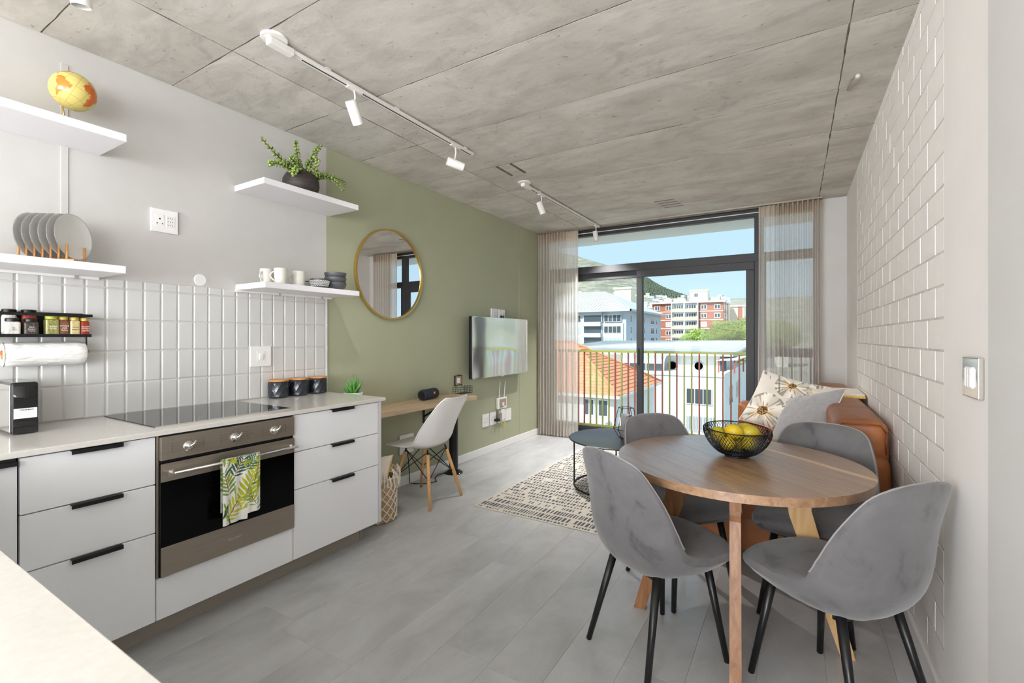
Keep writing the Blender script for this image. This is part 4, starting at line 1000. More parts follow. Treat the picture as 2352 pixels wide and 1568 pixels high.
# white shell chair at the desk
def eames():
    th = thing('shell_chair', 'white plastic shell chair with beech dowel legs at the desk', 'chair', (-2.525, 2.83, 0), PI / 2 + .02)
    cy = [(0, .235), (.08, .225), (.2, .14), (.35, .02), (.47, -.08), (.56, -.14), (.64, -.175), (.75, -.215), (.88, -.27), (1, -.325)]
    cz = [(0, .432), (.08, .446), (.2, .438), (.35, .424), (.47, .424), (.56, .448), (.64, .505), (.75, .60), (.88, .72), (1, .825)]
    wd = [(0, .17), (.05, .20), (.2, .225), (.4, .232), (.56, .232), (.68, .222), (.8, .20), (.9, .18), (.96, .165), (1, .13)]
    lf = [(0, .0), (.2, .012), (.4, .035), (.55, .07), (.68, .075), (.82, .05), (1, .015)]
    def P(a, b_):
        s, t = b_, a * 2 - 1; y, z = smooth_table(cy, s), smooth_table(cz, s); dy, dz = smooth_table(cy, min(1, s + .01)) - smooth_table(cy, max(0, s - .01)), smooth_table(cz, min(1, s + .01)) - smooth_table(cz, max(0, s - .01))
        l_ = math.hypot(dy, dz); n_ = Vector((0, dz / l_, -dy / l_)); e_ = lerp_table(lf, s) * abs(t) ** 2.6; w = smooth_table(wd, s)
        return Vector((w * t, y, z)) + n_ * e_
    o = grid('shell', P, 26, 44, 'white_plastic', th, True, True); mod(o, 'SOLIDIFY', thickness=.006, offset=0)
    rim = [P(0, i / 30) for i in range(31)] + [P(i / 12, 1) for i in range(1, 12)] + [P(1, 1 - i / 30) for i in range(31)] + [P(1 - i / 12, 0) for i in range(1, 12)]
    tube('rim', rim, .0055, 'white_plastic', th, 8, True, True)
    top = {}
    for sx in (-1, 1):
        for sy in (-1, 1):
            p0, p1 = Vector((.115 * sx, .115 * sy - .01, .385)), Vector((.198 * sx, .215 * sy, 0)); d = (p1 - p0)
            lg_ = tube('leg', [p0, p0 + d * .5, p1], [.0125, .0145, .011], 'beech', th, 14, local=True); top[sx, sy] = (p0, p1)
            tube('mount', [p0 + Vector((-.01 * sx, -.01 * sy, .038)), p0 + d * .06], .006, 'black_metal', lg_, 8, local=True)
            tube('pin', [p0 + d * .45 + Vector((.016, 0, 0)), p0 + d * .45 - Vector((.016, 0, 0))], .004, 'chrome', lg_, 8, local=True)
    w = []
    for (a, b_) in (((-1, -1), (1, -1)), ((-1, 1), (1, 1)), ((-1, -1), (-1, 1)), ((1, -1), (1, 1))):
        for q, r_ in ((a, b_), (b_, a)):
            p0, p1 = top[q]; s0, s1 = top[r_]
            w.append([p0 + Vector((0, 0, .02)), s0.lerp(s1, .48)])
    tubes('wire_brace', w, .0035, 'black_metal', th, 6, True)
    return th
eames()
# woven basket with a cushion
bk = thing('woven_basket', 'macrame and straw basket on the floor beside the cabinet end', 'basket', (-2.535, 2.335, 0)); bc = Vector((-2.535, 2.335, 0)); BR = .135
lathe('liner', [(0, .004), (BR - .02, .004), (BR - .006, .03), (BR - .002, .30), (BR - .012, .30), (BR - .02, .02), (0, .014)], tuple(bc), 'rope_tan', bk, 40)
for nm, mt, ph, pit, rr_, off in (('straw_weave', 'rope_tan', 0, 5.5, .003, .0), ('macrame_net', 'rope_white', .2, 2.0, .0042, .003)):
    ln = []
    for sg in (-1, 1):
        for k_ in range(22 if nm == 'straw_weave' else 14):
            a0 = 2 * PI * k_ / (22 if nm == 'straw_weave' else 14) + ph
            ln.append([(bc.x + (BR + off) * math.cos(a0 + sg * t * pit), bc.y + (BR + off) * math.sin(a0 + sg * t * pit), .01 + .29 * t) for t in [i / 14 * (.62 if nm == 'straw_weave' else .9) for i in range(15)]])
    o = tubes(nm, ln, rr_, mt, bk, 5); o['kind'] = 'stuff'
tube('rim', ring((bc.x, bc.y, .30), BR, 40), .007, 'rope_white', bk, 8, True)
tube('carry_handle', [(bc.x + .10 * math.cos(t), bc.y + BR * .9 + .0 * t, .30 + .06 * math.sin(t)) for t in [PI * i / 12 for i in range(13)]], .006, 'rope_tan', bk, 8)
tl_ = []
rtas = random.Random(5)
for k_ in range(46):
    a = rtas.uniform(-1.5, 1.9); p = Vector((bc.x + (BR + .005) * math.cos(a), bc.y + (BR + .005) * math.sin(a), .305 + rtas.uniform(0, .07))); tl_.append([p, p + Vector((math.cos(a) * .02, math.sin(a) * .02, -.03)), p + Vector((math.cos(a) * .022, math.sin(a) * .022, -.06 - rtas.uniform(0, .03)))])
o = tubes('tassels', tl_, .0042, 'rope_white', bk, 5); o['kind'] = 'stuff'
rf = random.Random(8); FL = [(-.12, -.16, .17), (.20, .02, .15), (.02, .17, .13), (.24, .20, .10)]
def flower_col(sz):
    def f(a, b_):
        x, y = (a - .5) * sz, (b_ - .5) * sz
        n1 = noise.noise((x * 9, y * 9, 1)); c_ = Vector((214, 206, 196)) + Vector((10, 10, 10)) * n1
        for fx, fy, fr_ in FL:
            dx, dy = x - fx * sz / .5 * .9, y - fy * sz / .5 * .9; r = math.hypot(dx, dy) * .5 / sz; th_ = math.atan2(dy, dx)
            if r < fr_:
                st_ = noise.noise((th_ * 7, r * 9, fx * 30)); pet = .5 + .5 * math.cos(th_ * 5 + fx * 20)
                c_ = Vector((232, 226, 214)) * (.86 + .14 * pet)
                if st_ > .22: c_ = c_ * .72
                if r > fr_ * .88 and st_ > -.1: c_ = Vector((150, 140, 126))
                if r < fr_ * .55 and st_ > .25: c_ = Vector((186, 140, 70))
                if r < fr_ * .24: c_ = Vector((72, 62, 54)) if noise.noise((x * 80, y * 80, 4)) > -.05 else Vector((198, 146, 60))
        if noise.noise((x * 40 + y * 12, y * 6, 7)) > .42: c_ = c_ * .62
        return lin(*[max(0, min(255, v)) for v in c_])
    return f
def cushion(name, label, cat, M, w, h, t, mat_f, mat_b, colf=None, nseg=40, group=None, edge='piping'):
    th = thing(name, label, cat, (0, 0, 0), 0, group); th.matrix_world = M
    def side(sg):
        def f(a, b_):
            x, y = a * 2 - 1, b_ * 2 - 1; k1 = 1 - .07 * (1 - y * y); k2 = 1 - .07 * (1 - x * x)
            th_ = t * (max(0, 1 - abs(x) ** 2.4) ** .55) * (max(0, 1 - abs(y) ** 2.4) ** .55)
            wr = .006 * noise.noise((x * 3, y * 3, sg * 5 + w * 40)) * min(1, th_ * 40)
            return (x * k1 * w / 2, y * k2 * h / 2, sg * (th_ / 2 + wr))
        return f
    grid('front', side(1), nseg, nseg, mat_f, th, True, True, color=colf); grid('back', side(-1), 24, 24, mat_b, th, True, True, flip=True, color=(colf or flower_col(w)) if mat_b == 'pillow_print' else None)
    f = side(1); n = 24; pts = [f(i / n, 0) for i in range(n)] + [f(1, i / n) for i in range(n)] + [f(1 - i / n, 1) for i in range(n)] + [f(0, 1 - i / n) for i in range(n)]
    tube('seam', [(p[0], p[1], 0) for p in pts], .003, mat_b if mat_b != 'pillow_print' else 'cream_cloth', th, 6, True, True)
    return th
cushion('basket_cushion', 'pale cushion with yellow edge stuffed in the woven basket', 'cushion', Matrix.Translation((-2.535, 2.335, .335)) @ Matrix.Rotation(.9, 4, 'X') @ Matrix.Rotation(.3, 4, 'Z'), .22, .22, .12, 'cream_cloth', 'yellow_cloth')

# ================================================================ track lights
def spot(parent, x, y, z, aim, watt=0):
    aim = Vector(aim).normalized(); hd = Vector((x, y, z - .155))
    ad_ = box('adapter', (x - .011, x + .011), (y - .05, y + .05), (z - .038, z - .028), 'white_metal', parent, .002)
    tube('stem', [(x, y, z - .036), (x + .003, y + .004, z - .07), Vector((x, y, z - .105)), hd - aim * .005 + Vector((0, 0, .03))], .0055, 'white_metal', parent, 8)
    q = aim.to_track_quat('Z', 'Y').to_matrix().to_4x4()
    def o_(nm, pr_, m_, par):
        o = lathe(nm, pr_, (0, 0, 0), m_, None, 32); o.matrix_world = Matrix.Translation(hd) @ q; attach(o, par); return o
    h_ = o_('lamp_head', [(0, -.06), (.027, -.06), (.0295, -.056), (.0295, .06), (.0275, .06), (.0275, .038), (0, .038)], 'white_metal', parent)
    if watt:
        ld = lamp('spot_fill_light', 'SPOT', hd + aim * .062, q.to_euler(), watt, (1, .98, .955)); ld.data.spot_size = math.radians(100); ld.data.spot_blend = 1; ld.data.shadow_soft_size = .025  # light added to brighten the room; the spotlights themselves are unlit
        ld.rotation_euler = (-aim).to_track_quat('Z', 'Y').to_euler()
    o_('bulb', [(0, .0385), (.018, .0385), (.020, .042), (.012, .046), (0, .047)], 'cabinet_edge', h_); o_('bulb_rim', [(.020, .0385), (.0265, .0385), (.0265, .043), (.020, .043)], 'black_satin', h_)
def track(x, y0, y1, spots, label, flange=True):
    th = thing('track_light', label, 'track light', (x, (y0 + y1) / 2, C - .03)); zb = C - .030
    box('rail', (x - .018, x + .018), (y0 + .10, y1), (zb, C - .012), 'white_metal', th, .002, 1)
    box('slot', (x - .004, x + .004), (y0 + .17, y1 - .02), (zb - .0006, zb + .001), 'dark_hole', th)
    box('feed_box', (x - .02, x + .02), (y0, y0 + .12), (zb - .012, C - .010), 'white_metal', th, .004)
    for yy in (y0 + .3, (y0 + y1) / 2, y1 - .1): box('spacer', (x - .01, x + .01), (yy, yy + .03), (C - .013, C + .003), 'white_metal', th)
    lathe('ceiling_plate', [(0, 0), (.055, 0), (.058, .004), (.058, .010), (0, .010)], (x, y0 + .03, C - .0085), 'white_metal', th, 36)
    for yy, aim, wt_ in spots: spot(th, x, yy, C, aim, wt_)
track(-2.04, 1.235, 2.80, [(1.72, (-.15, .55, -.75), 20), (2.60, (.55, .75, -.22), 0)], 'white ceiling track with two spotlights nearest the kitchen shelves')
track(-2.05, 3.57, 5.44, [(3.92, (.30, .18, -.93), 170), (5.34, (.12, .10, -.98), 190)], 'white ceiling track with two spotlights nearest the window')
t3 = thing('track_light', 'white ceiling track spotlight cut off by the top picture edge', 'track light', (-2.0, .62, C - .03))
box('rail', (-2.50, -1.2), (.602, .638), (C - .03, C - .012), 'white_metal', t3, .002, 1); box('end_cap', (-2.52, -2.495), (.60, .64), (C - .032, C - .010), 'white_metal', t3, .002)
for x in (-2.4, -1.8, -1.3): box('spacer', (x, x + .03), (.61, .63), (C - .013, C + .003), 'white_metal', t3)
spot(t3, -2.165, .62, C + .02, (-.15, .12, -.97))

# ================================================================ rug and coffee table
rg = thing('rug', 'cream flat-woven rug with rows of dark grey dashes', 'rug', (-1.3, 4.0, 0))
RX0, RX1, RY0, RY1, RZ = -2.085, -.42, 2.885, 5.16, .008
box('weave', (RX0, RX1), (RY0, RY1), (0, RZ), 'rug_base', rg, .002, 1)
V, F = [], []; rr = random.Random(31); y = RY0 + .012
while y < RY1 - .02:
    hh = rr.choice((.024, .035, .045, .055, .07, .05, .04)); x = RX0 + .018 + rr.uniform(0, .02); y1 = min(y + hh, RY1 - .01)
    while x < RX1 - .02:
        if rr.random() < .10: x += rr.uniform(.02, .05); continue
        w = rr.choice((.008, .010, .012, .016, .02)); o_ = len(V)
        V += [(x, y, RZ + .0006), (x + w, y + rr.uniform(-.003, .003), RZ + .0006), (x + w, y1, RZ + .0006), (x, y1 + rr.uniform(-.003, .003), RZ + .0006)]; F.append((o_, o_ + 1, o_ + 2, o_ + 3))
        x += w + rr.choice((.008, .011, .015))
    y = y1 + rr.choice((.022, .026, .032))
o = mesh('dash_pattern', V, F, 'rug_dark', rg); o['kind'] = 'stuff'
CT = Vector((-1.275, 3.885, 0))
ct = thing('coffee_table', 'round black metal coffee table with ring base on the rug', 'table', (CT.x, CT.y, RZ))
lathe('top', [(0, 0), (.425, 0), (.43, .003), (.43, .009), (.424, .012), (.420, .010), (0, .010)], (CT.x, CT.y, .415), 'black_satin', ct, 72)
tube('base_ring', ring((CT.x - .03, CT.y, RZ + .009), .36, 72), .007, 'black_metal', ct, 8, True)
for a in (3.45, 4.45, 4.75, .5, 1.9):
    tube('leg', [(CT.x - .03 + .36 * math.cos(a), CT.y + .36 * math.sin(a), RZ + .009), (CT.x - .03 + .36 * math.cos(a), CT.y + .36 * math.sin(a), .418)], .007, 'black_metal', ct, 8)
ln_ = thing('candle_lantern', 'black wire geometric lantern on the coffee table', 'lantern', (-1.235, 3.93, .427)); lc = Vector((-1.235, 3.93, .426))
def ngon(r, z, n=6, ph=.2): return [lc + Vector((r * math.cos(2 * PI * k_ / n + ph), r * math.sin(2 * PI * k_ / n + ph), z)) for k_ in range(n)]
A, B, D_ = ngon(.062, .003), ngon(.105, .075), ngon(.062, .255); wr_ = []
for q in (A, B, D_): wr_ += [[q[k_], q[(k_ + 1) % 6]] for k_ in range(6)]
for k_ in range(6): wr_ += [[A[k_], B[k_]], [B[k_], D_[k_]]]
tubes('wire_frame', wr_, .0028, 'black_metal', ln_, 6)
lathe('floor_plate', [(0, 0), (.055, 0), (.055, .003), (0, .003)], tuple(lc + Vector((0, 0, .001))), 'black_metal', ln_, 6, False)
cd = thing('candle', 'tall grey pillar candle inside the wire lantern', 'candle', (lc.x, lc.y, .430)); lathe('wax', [(0, .004), (.042, .004), (.044, .008), (.044, .19), (.041, .196), (.03, .19), (0, .188)], tuple(lc), 'candle', cd, 32); tube('wick', [lc + Vector((0, 0, .188)), lc + Vector((.002, 0, .205))], .0015, 'text_dark', cd, 6)

# ================================================================ sofa
sf = thing('sofa', 'tan leather sofa along the blockwork wall', 'sofa', (0, 4.2, 0))
def puff(name, x, y, z, mat, parent, bev=.05, seg=4, bulge=0, ax=2):
    bm = bmesh.new(); bm_box(bm, x, y, z, bev, seg)
    o = link(name, finish(bm), mat, parent, True); mod(o, 'SUBSURF', levels=1, render_levels=1)
    return o
SX0, SX1, SY0, SY1 = -.485, .418, 2.93, 5.38
puff('base', (SX0, SX1), (SY0, SY1), (.075, .30), 'leather', sf, .03, 3)
a1 = puff('armrest', (SX0 + .01, SX1), (SY0, SY0 + .27), (.20, .69), 'leather', sf, .065, 5); a2 = puff('armrest', (SX0 - .0, SX1), (SY1 - .24, SY1), (.20, .64), 'leather', sf, .05, 5)
puff('seat_cushion', (SX0 - .01, .20), (SY0 + .27, 4.17), (.27, .45), 'leather', sf, .045, 4); puff('seat_cushion', (SX0 - .01, .20), (4.17, SY1 - .24), (.27, .45), 'leather', sf, .045, 4)
puff('backrest', (.175, SX1), (SY0 + .06, 4.13), (.30, .862), 'leather', sf, .06, 5); puff('backrest', (.175, SX1), (4.13, SY1 - .05), (.30, .862), 'leather', sf, .06, 5)
tube('piping', [(SX0 + .06, SY0 + .004, .35), (SX1 - .05, SY0 + .004, .35)], .004, 'leather_seam', sf, 6)
for x, z0, z1 in ((.192, .69, .80), (.40, .69, .80)): tube('piping', [(x, SY0 + .075, z0), (x, SY0 + .068, z1)], .004, 'leather_seam', sf, 6)
tube('piping', [(.192, SY0 + .068, .80), (.215, SY0 + .066, .838), (.375, SY0 + .066, .838), (.40, SY0 + .068, .80)], .004, 'leather_seam', sf, 6)
for x in (SX0 + .09, SX1 - .09):
    for y in (SY0 + .1, SY1 - .1): lathe('foot', [(0, 0), (.022, 0), (.026, .07), (0, .07)], (x, y, RZ if x < -.42 else .0), 'black_satin', sf, 16)
cw = bpy.data.objects
def basis(c, xd, yd):
    x = Vector(xd).normalized(); y = Vector(yd); y = (y - x * y.dot(x)).normalized(); z = x.cross(y)
    return Matrix.Translation(c) @ Matrix((x, y, z)).transposed().to_4x4()
cushion('flower_cushion', 'large cushion printed with ochre and grey flowers, further back', 'cushion', basis((-.07, 4.30, .755), (.43, -.12, -.10), (.208, .25, .378)), .50, .50, .15, 'pillow_print', 'pillow_print', flower_col(.5), 190)
cushion('grey_cushion', 'grey velvet-backed cushion leaning on the flower cushion', 'cushion', basis((.065, 3.74, .735), (.30, -.24, .11), (.07, .33, .27)), .44, .46, .15, 'pillow_grey', 'pillow_print', None, 60)
th_ = thing('folded_throw', 'folded cream and yellow throw on top of the sofa back', 'blanket', (.29, 4.35, .875))
puff('fold', (.12, .428), (4.08, 4.52), (.866, .886), 'cream_cloth', th_, .008, 3); puff('fold', (.115, .43), (4.06, 4.54), (.853, .872), 'yellow_cloth', th_, .008, 3)
tubes('fringe', [[(.13 + .018 * k_, 4.062, .864), (.13 + .018 * k_, 4.045, .856)] for k_ in range(16)], .002, 'cream_cloth', th_, 5)

# ================================================================ dining table
TC = Vector((-.2245, 2.27, 0)); TR_, TZ = .498, .75
dt = thing('dining_table', 'round wooden dining table with plank top and splayed legs', 'table', (TC.x, TC.y, 0))
ta = math.radians(-43)                     # planks run towards the camera's right
edges = [-.50, -.42, -.30, -.17, -.055, .065, .18, .275, .305, .40, .50]
for i in range(len(edges) - 1):
    v0, v1 = edges[i], edges[i + 1]; out = []
    n = 14
    for k_ in range(n + 1):
        v = v0 + (v1 - v0) * k_ / n; v = max(-TR_, min(TR_, v)); out.append((math.sqrt(max(0, TR_ ** 2 - v * v)), v))
    poly = [(x, v) for x, v in out] + [(-x, v) for x, v in reversed(out)]
    cl = []
    for p in poly:
        if not cl or math.hypot(p[0] - cl[-1][0], p[1] - cl[-1][1]) > 1e-5: cl.append(p)
    if math.hypot(cl[0][0] - cl[-1][0], cl[0][1] - cl[-1][1]) < 1e-5: cl.pop()
    bm = bmesh.new(); vb = [bm.verts.new((x, v, TZ - .032)) for x, v in cl]; bm.faces.new(vb[::-1])
    ex = bmesh.ops.extrude_face_region(bm, geom=list(bm.faces))
    for q in ex['geom']:
        if isinstance(q, bmesh.types.BMVert): q.co.z = TZ
    tope = [e_ for e_ in bm.edges if all(v.co.z > TZ - .001 for v in e_.verts)]
    bmesh.ops.bevel(bm, geom=tope, offset=.0012, segments=1, affect='EDGES')
    o = link('top_plank', finish(bm), 'acacia_pale' if i == 7 else 'acacia', dt, False, True); o.rotation_euler.z = ta
lg0 = math.radians(-84)
for k_ in range(4):
    a = lg0 + PI / 2 * k_; rad = Vector((math.cos(a), math.sin(a), 0)); tan = Vector((-math.sin(a), math.cos(a), 0)); prof = [(.17, TZ - .033), (.285, TZ - .033), (.29, .60), (.285, .575), (.435, 0), (.385, 0), (.205, .545), (.20, .60)]
    V = [rad * r + tan * t + Vector((0, 0, z)) for t in (-.02, .02) for r, z in prof]; n = len(prof)
    F = [tuple(range(n)), tuple(range(2 * n - 1, n - 1, -1))] + [(i, i + n, (i + 1) % n + n, (i + 1) % n) for i in range(n)]
    mesh('leg', V, F, 'acacia_leg_pale' if k_ == 1 else 'acacia_leg', dt, False, True)
for k_ in range(2):
    a = lg0 + PI / 2 * k_; rad = Vector((math.cos(a), math.sin(a), 0)); tan = Vector((-math.sin(a), math.cos(a), 0)); zz = (TZ - .095, TZ - .033)
    V = [rad * r + tan * t + Vector((0, 0, z)) for z in zz for r, t in ((-.40, -.02), (.40, -.02), (.40, .02), (-.40, .02))]
    mesh('cross_beam', V, [(3, 2, 1, 0), (4, 5, 6, 7), (0, 1, 5, 4), (1, 2, 6, 5), (2, 3, 7, 6), (3, 0, 4, 7)], 'acacia_leg', dt, False, True)
# fruit bowl: wire mesh, inner and outer skins
bw = thing('fruit_bowl', 'black wire mesh double-walled fruit bowl on the dining table', 'bowl', (-.222, 2.335, TZ)); BC = (-.222, 2.335, TZ)
def mesh_skin(name, prof, tilt, parent, n=64, rows=16, wire=.0014):
    V, F = [], []
    for j in range(rows + 1):
        t = j / rows; r = smooth_table([(p[0], p[1]) for p in prof], t); z = smooth_table([(p[0], p[2]) for p in prof], t)
        for k_ in range(n):
            a = 2 * PI * (k_ + (.5 if j % 2 else 0)) / n; V.append((BC[0] + r * math.cos(a), BC[1] + r * math.sin(a), BC[2] + z + tilt * r * math.cos(a - 2.2) * t))
    for j in range(0, rows - 1, 1):
        for k_ in range(n):
            if (j % 2) == 0: F.append((j * n + k_, (j + 1) * n + k_, (j + 2) * n + k_, (j + 1) * n + (k_ - 1) % n))
            else: F.append((j * n + k_, (j + 1) * n + (k_ + 1) % n, (j + 2) * n + k_, (j + 1) * n + k_))
    o = mesh(name, V, F, 'black_metal', parent); mod(o, 'WIREFRAME', thickness=wire * 1.7, use_replace=True, use_even_offset=False); return o
mesh_skin('outer_mesh', [(0, .048, .006), (.25, .085, .022), (.55, .122, .062), (.85, .142, .108), (1, .139, .126)], .06, bw, 60, 14)
mesh_skin('inner_mesh', [(0, .03, .022), (.3, .07, .030), (.6, .102, .058), (.88, .120, .100), (1, .130, .126)], .06, bw, 56, 14)
tube('rim_wire', [(BC[0] + .134 * math.cos(2 * PI * k_ / 64), BC[1] + .134 * math.sin(2 * PI * k_ / 64), BC[2] + .127 + .06 * .134 * math.cos(2 * PI * k_ / 64 - 2.2)) for k_ in range(64)], .0026, 'black_metal', bw, 8, True)
tube('foot_ring', ring((BC[0], BC[1], TZ + .004), .048, 40), .004, 'black_metal', bw, 8, True); lathe('foot_band', [(.048, .002), (.050, .008), (.048, .014)], BC, 'black_metal', bw, 40)
lem = [((-.075, -.03, .098), 'lemon lying left in the fruit bowl, half hidden by the mesh'), ((-.008, -.035, .115), 'largest green-tinged lemon on top in the fruit bowl'), ((.055, -.005, .112), 'orange-yellow lemon on top right in the fruit bowl'), ((.03, .055, .110), 'lemon behind the top two in the fruit bowl'), ((-.045, .04, .085), 'lemon low at the back of the fruit bowl'), ((.0, .0, .058), 'lemon at the bottom of the fruit bowl, seen through mesh'), ((.055, -.045, .070), 'lemon low right in the bowl, seen through mesh'), ((-.03, -.058, .064), 'lemon low front in the bowl, seen through mesh')]
V, F = lathe_geo([(0, -.043), (.006, -.041), (.018, -.034), (.031, -.018), (.0345, 0), (.031, .018), (.018, .034), (.006, .042), (0, .045)], (0, 0, 0), 28)
lm = pyd(V, F); lm.materials.append(MATS['lemon']); lm.polygons.foreach_set('use_smooth', [True] * len(lm.polygons)); rl_ = random.Random(14)
for p, lab in lem:
    o = bpy.data.objects.new('lemon', lm); COL.objects.link(o); o.location = (BC[0] + p[0], BC[1] + p[1], BC[2] + p[2]); o.rotation_euler = (rl_.uniform(.9, 2), rl_.uniform(-.4, .4), rl_.uniform(0, 6)); sc_ = 1.0 if p[2] > .1 else .92; o.scale = (sc_,) * 3
    tag(o, lab, 'lemon', 'lemons in the fruit bowl')

# dining chairs
def chair_proto():
    th = thing('dining_chair', 'x', 'chair', (0, 0, 0), 0, 'grey velvet dining chairs around the round table')
    cy = [(0, .235), (.06, .225), (.15, .16), (.3, .04), (.42, -.06), (.52, -.13), (.60, -.175), (.70, -.205), (.82, -.235), (.92, -.262), (1, -.285)]
    cz = [(0, .430), (.06, .455), (.15, .468), (.3, .462), (.42, .458), (.52, .475), (.60, .53), (.70, .625), (.82, .728), (.92, .808), (1, .848)]
    wd = [(0, .135), (.05, .180), (.15, .212), (.3, .226), (.45, .232), (.58, .232), (.7, .222), (.8, .206), (.88, .186), (.93, .164), (.965, .134), (.987, .095), (1, .05)]
    lf = [(0, -.01), (.15, -.012), (.3, .0), (.42, .03), (.52, .06), (.62, .066), (.75, .045), (.86, .022), (.94, .006), (1, 0)]
    tk = [(0, .030), (.15, .060), (.35, .080), (.5, .085), (.6, .07), (.75, .045), (.9, .032), (1, .02)]
    def P(a, b_, side):
        s, t = b_, a * 2 - 1; y, z = smooth_table(cy, s), smooth_table(cz, s); s0, s1 = max(0, s - .015), min(1, s + .015)
        dy, dz = smooth_table(cy, s1) - smooth_table(cy, s0), smooth_table(cz, s1) - smooth_table(cz, s0); l_ = math.hypot(dy, dz); n_ = Vector((0, dz / l_, -dy / l_))
        w = smooth_table(wd, s); q = Vector((w * t, y, z)) + n_ * lerp_table(lf, s) * abs(t) ** 2.3
        cap = min(1, s / .05, (1 - s) / .05) ** .5 if 0 < s < 1 else 0
        if side > 0: q += n_ * .016 * (1 - abs(t) ** 4) * cap
        else: q -= n_ * (lerp_table([(0, .030), (.45, .034), (.6, .026), (.8, .016), (1, .010)], s) + (lerp_table(tk, s) - .01) * (max(0, 1 - abs(t) ** 3.0) ** .6) * cap)
        return q
    grid('cushion', lambda a, b_: P(a, b_, 1), 22, 48, 'velvet', th, True, True); grid('shell', lambda a, b_: P(a, b_, -1), 22, 48, 'velvet', th, True, True, flip=True)
    rim = [P(0, i / 40, 1) for i in range(41)] + [P(i / 8, 1, 1) for i in range(1, 8)] + [P(1, 1 - i / 40, 1) for i in range(41)] + [P(1 - i / 8, 0, 1) for i in range(1, 8)]
    loop = [(0, i / 40) for i in range(41)] + [(i / 8, 1) for i in range(1, 8)] + [(1, 1 - i / 40) for i in range(41)] + [(1 - i / 8, 0) for i in range(1, 8)]
    V = []; nl = len(loop); mid = sum((P(a, b_, 1) for a, b_ in loop), Vector()) / nl
    for a, b_ in loop:
        p, q = P(a, b_, 1), P(a, b_, -1); m_ = (p + q) / 2; t = (a * 2 - 1); out = Vector((t * .006 if a in (0, 1) else 0, .006 if b_ == 0 else 0, .004 if b_ == 1 else 0)); V += [p, m_ + out, q]
    F = []
    for i in range(nl):
        j = (i + 1) % nl
        for k_ in range(2): F.append((i * 3 + k_, j * 3 + k_, j * 3 + k_ + 1, i * 3 + k_ + 1))
    mesh('side_band', V, F, 'velvet', th, True, True)
    tube('piping', rim[22:-28], .0032, 'velvet_piping', th, 7, False, True)
    boxes('under_frame', [((-.135, .135), (.115, .145), (.375, .395)), ((-.135, .135), (-.135, -.105), (.365, .388)), ((-.012, .012), (-.12, .13), (.372, .39))], 'black_satin', th, local=True)
    for sx in (-1, 1):
        for sy, fy in ((.13, .185), (-.125, -.225)):
            lg_ = tube('leg', [(.125 * sx, sy, .392), (.178 * sx, fy, .004)], [.0165, .0115], 'black_satin', th, 14, local=True)
            tube('foot_cap', [(.178 * sx, fy, .006), (.1785 * sx, fy, 0)], [.0118, .009], 'black_satin', lg_, 12, local=True)
    return th
cp0 = chair_proto()
def face_rz(d): return math.atan2(-d[0], d[1])     # local +Y looks along d
spots_ = [((-.478, 1.965), (.55, .835), 'grey velvet dining chair nearest the cooker side, back to the camera'), ((.115, 2.025), (-.76, .65), 'grey velvet dining chair nearest the switch on the right wall'),
          ((-.50, 2.515), (.74, -.67), 'grey velvet dining chair beside the coffee table'), ((.075, 2.595), (-.22, -.975), 'grey velvet dining chair directly in front of the sofa armrest')]
for i, (c_, d, lab) in enumerate(spots_):
    o = cp0 if i == 0 else copy_tree(cp0)
    o.location = (c_[0], c_[1], 0); o.rotation_euler = (0, 0, face_rz(d)); o['label'] = lab

# ================================================================ outdoors
GZ = -10.0
struct(box('ground_street', (-260, 120), (YW + 3, 420), (GZ - 1, GZ), 'ground'), 'pale paved ground between the buildings outside', 'ground')
def window(parent, x0, x1, y, z0, z1, dark=True, bars=1, face='y', fw=.07, name='window'):
    """framed window on a facade facing -Y (face='y', at y) or +X (face='x', x0..x1 run along y, y is the x position)"""
    def bx(nm, a, b_, c0, c1, m, par, dep=.06):
        if face == 'y': return box(nm, (a, b_), (y - dep, y), (c0, c1), m, par)
        return box(nm, (y, y + dep), (a, b_), (c0, c1), m, par)
    w_ = bx(name, x0, x1, z0, z1, 'window_frame_white', parent, .10)
    n = bars + 1; ww = (x1 - x0 - fw * (n + 1)) / n
    for k_ in range(n):
        a = x0 + fw + k_ * (ww + fw); bx('pane', a, a + ww, z0 + fw, z1 - fw, 'window_dark' if dark else 'window_light', w_, .115)
    return w_
# white house with flat parapet, upper block, sunroom and canopy
wh = thing('white_house', 'bright white house with porthole windows and sheet roof outside', 'building', (-9, 48, GZ))
box('lower_block', (-22, -5.3), (45, 70), (GZ, -2.25), 'render_white', wh); box('parapet', (-22, -5.3), (44.9, 45.3), (-2.3, -2.0), 'render_white', wh); box('parapet', (-5.6, -5.25), (45, 70), (-2.3, -2.0), 'render_white', wh)
box('upper_block', (-24, -6.5), (52, 69), (-2.25, -.5), 'render_white', wh)
V = [(-26, 51.2, -.42), (-5.2, 51.2, -.62), (-3.9, 72, .55), (-26, 72, .35)]; V2 = [(x, y, z + .25) for x, y, z in V]
mesh('roof', V + V2, [(3, 2, 1, 0), (4, 5, 6, 7), (0, 1, 5, 4), (1, 2, 6, 5), (2, 3, 7, 6), (3, 0, 4, 7)], 'roof_sheet', wh)
for k_ in range(64): x = -25.8 + .325 * k_; mesh('roof_rib', [(x, 51.2, -.17 - (x + 26) * .0096), (x + .08, 51.2, -.17 - (x + 26) * .0096), (x + .08 + (x + 26) * .06, 72, .62 + (x + 26) * .009), (x + (x + 26) * .06, 72, .62 + (x + 26) * .009), (x + .04, 51.2, -.10 - (x + 26) * .0096), (x + .04 + (x + 26) * .06, 72, .69 + (x + 26) * .009)], [(0, 4, 5, 3), (4, 1, 2, 5), (0, 1, 4), (3, 5, 2)], 'roof_sheet', wh)
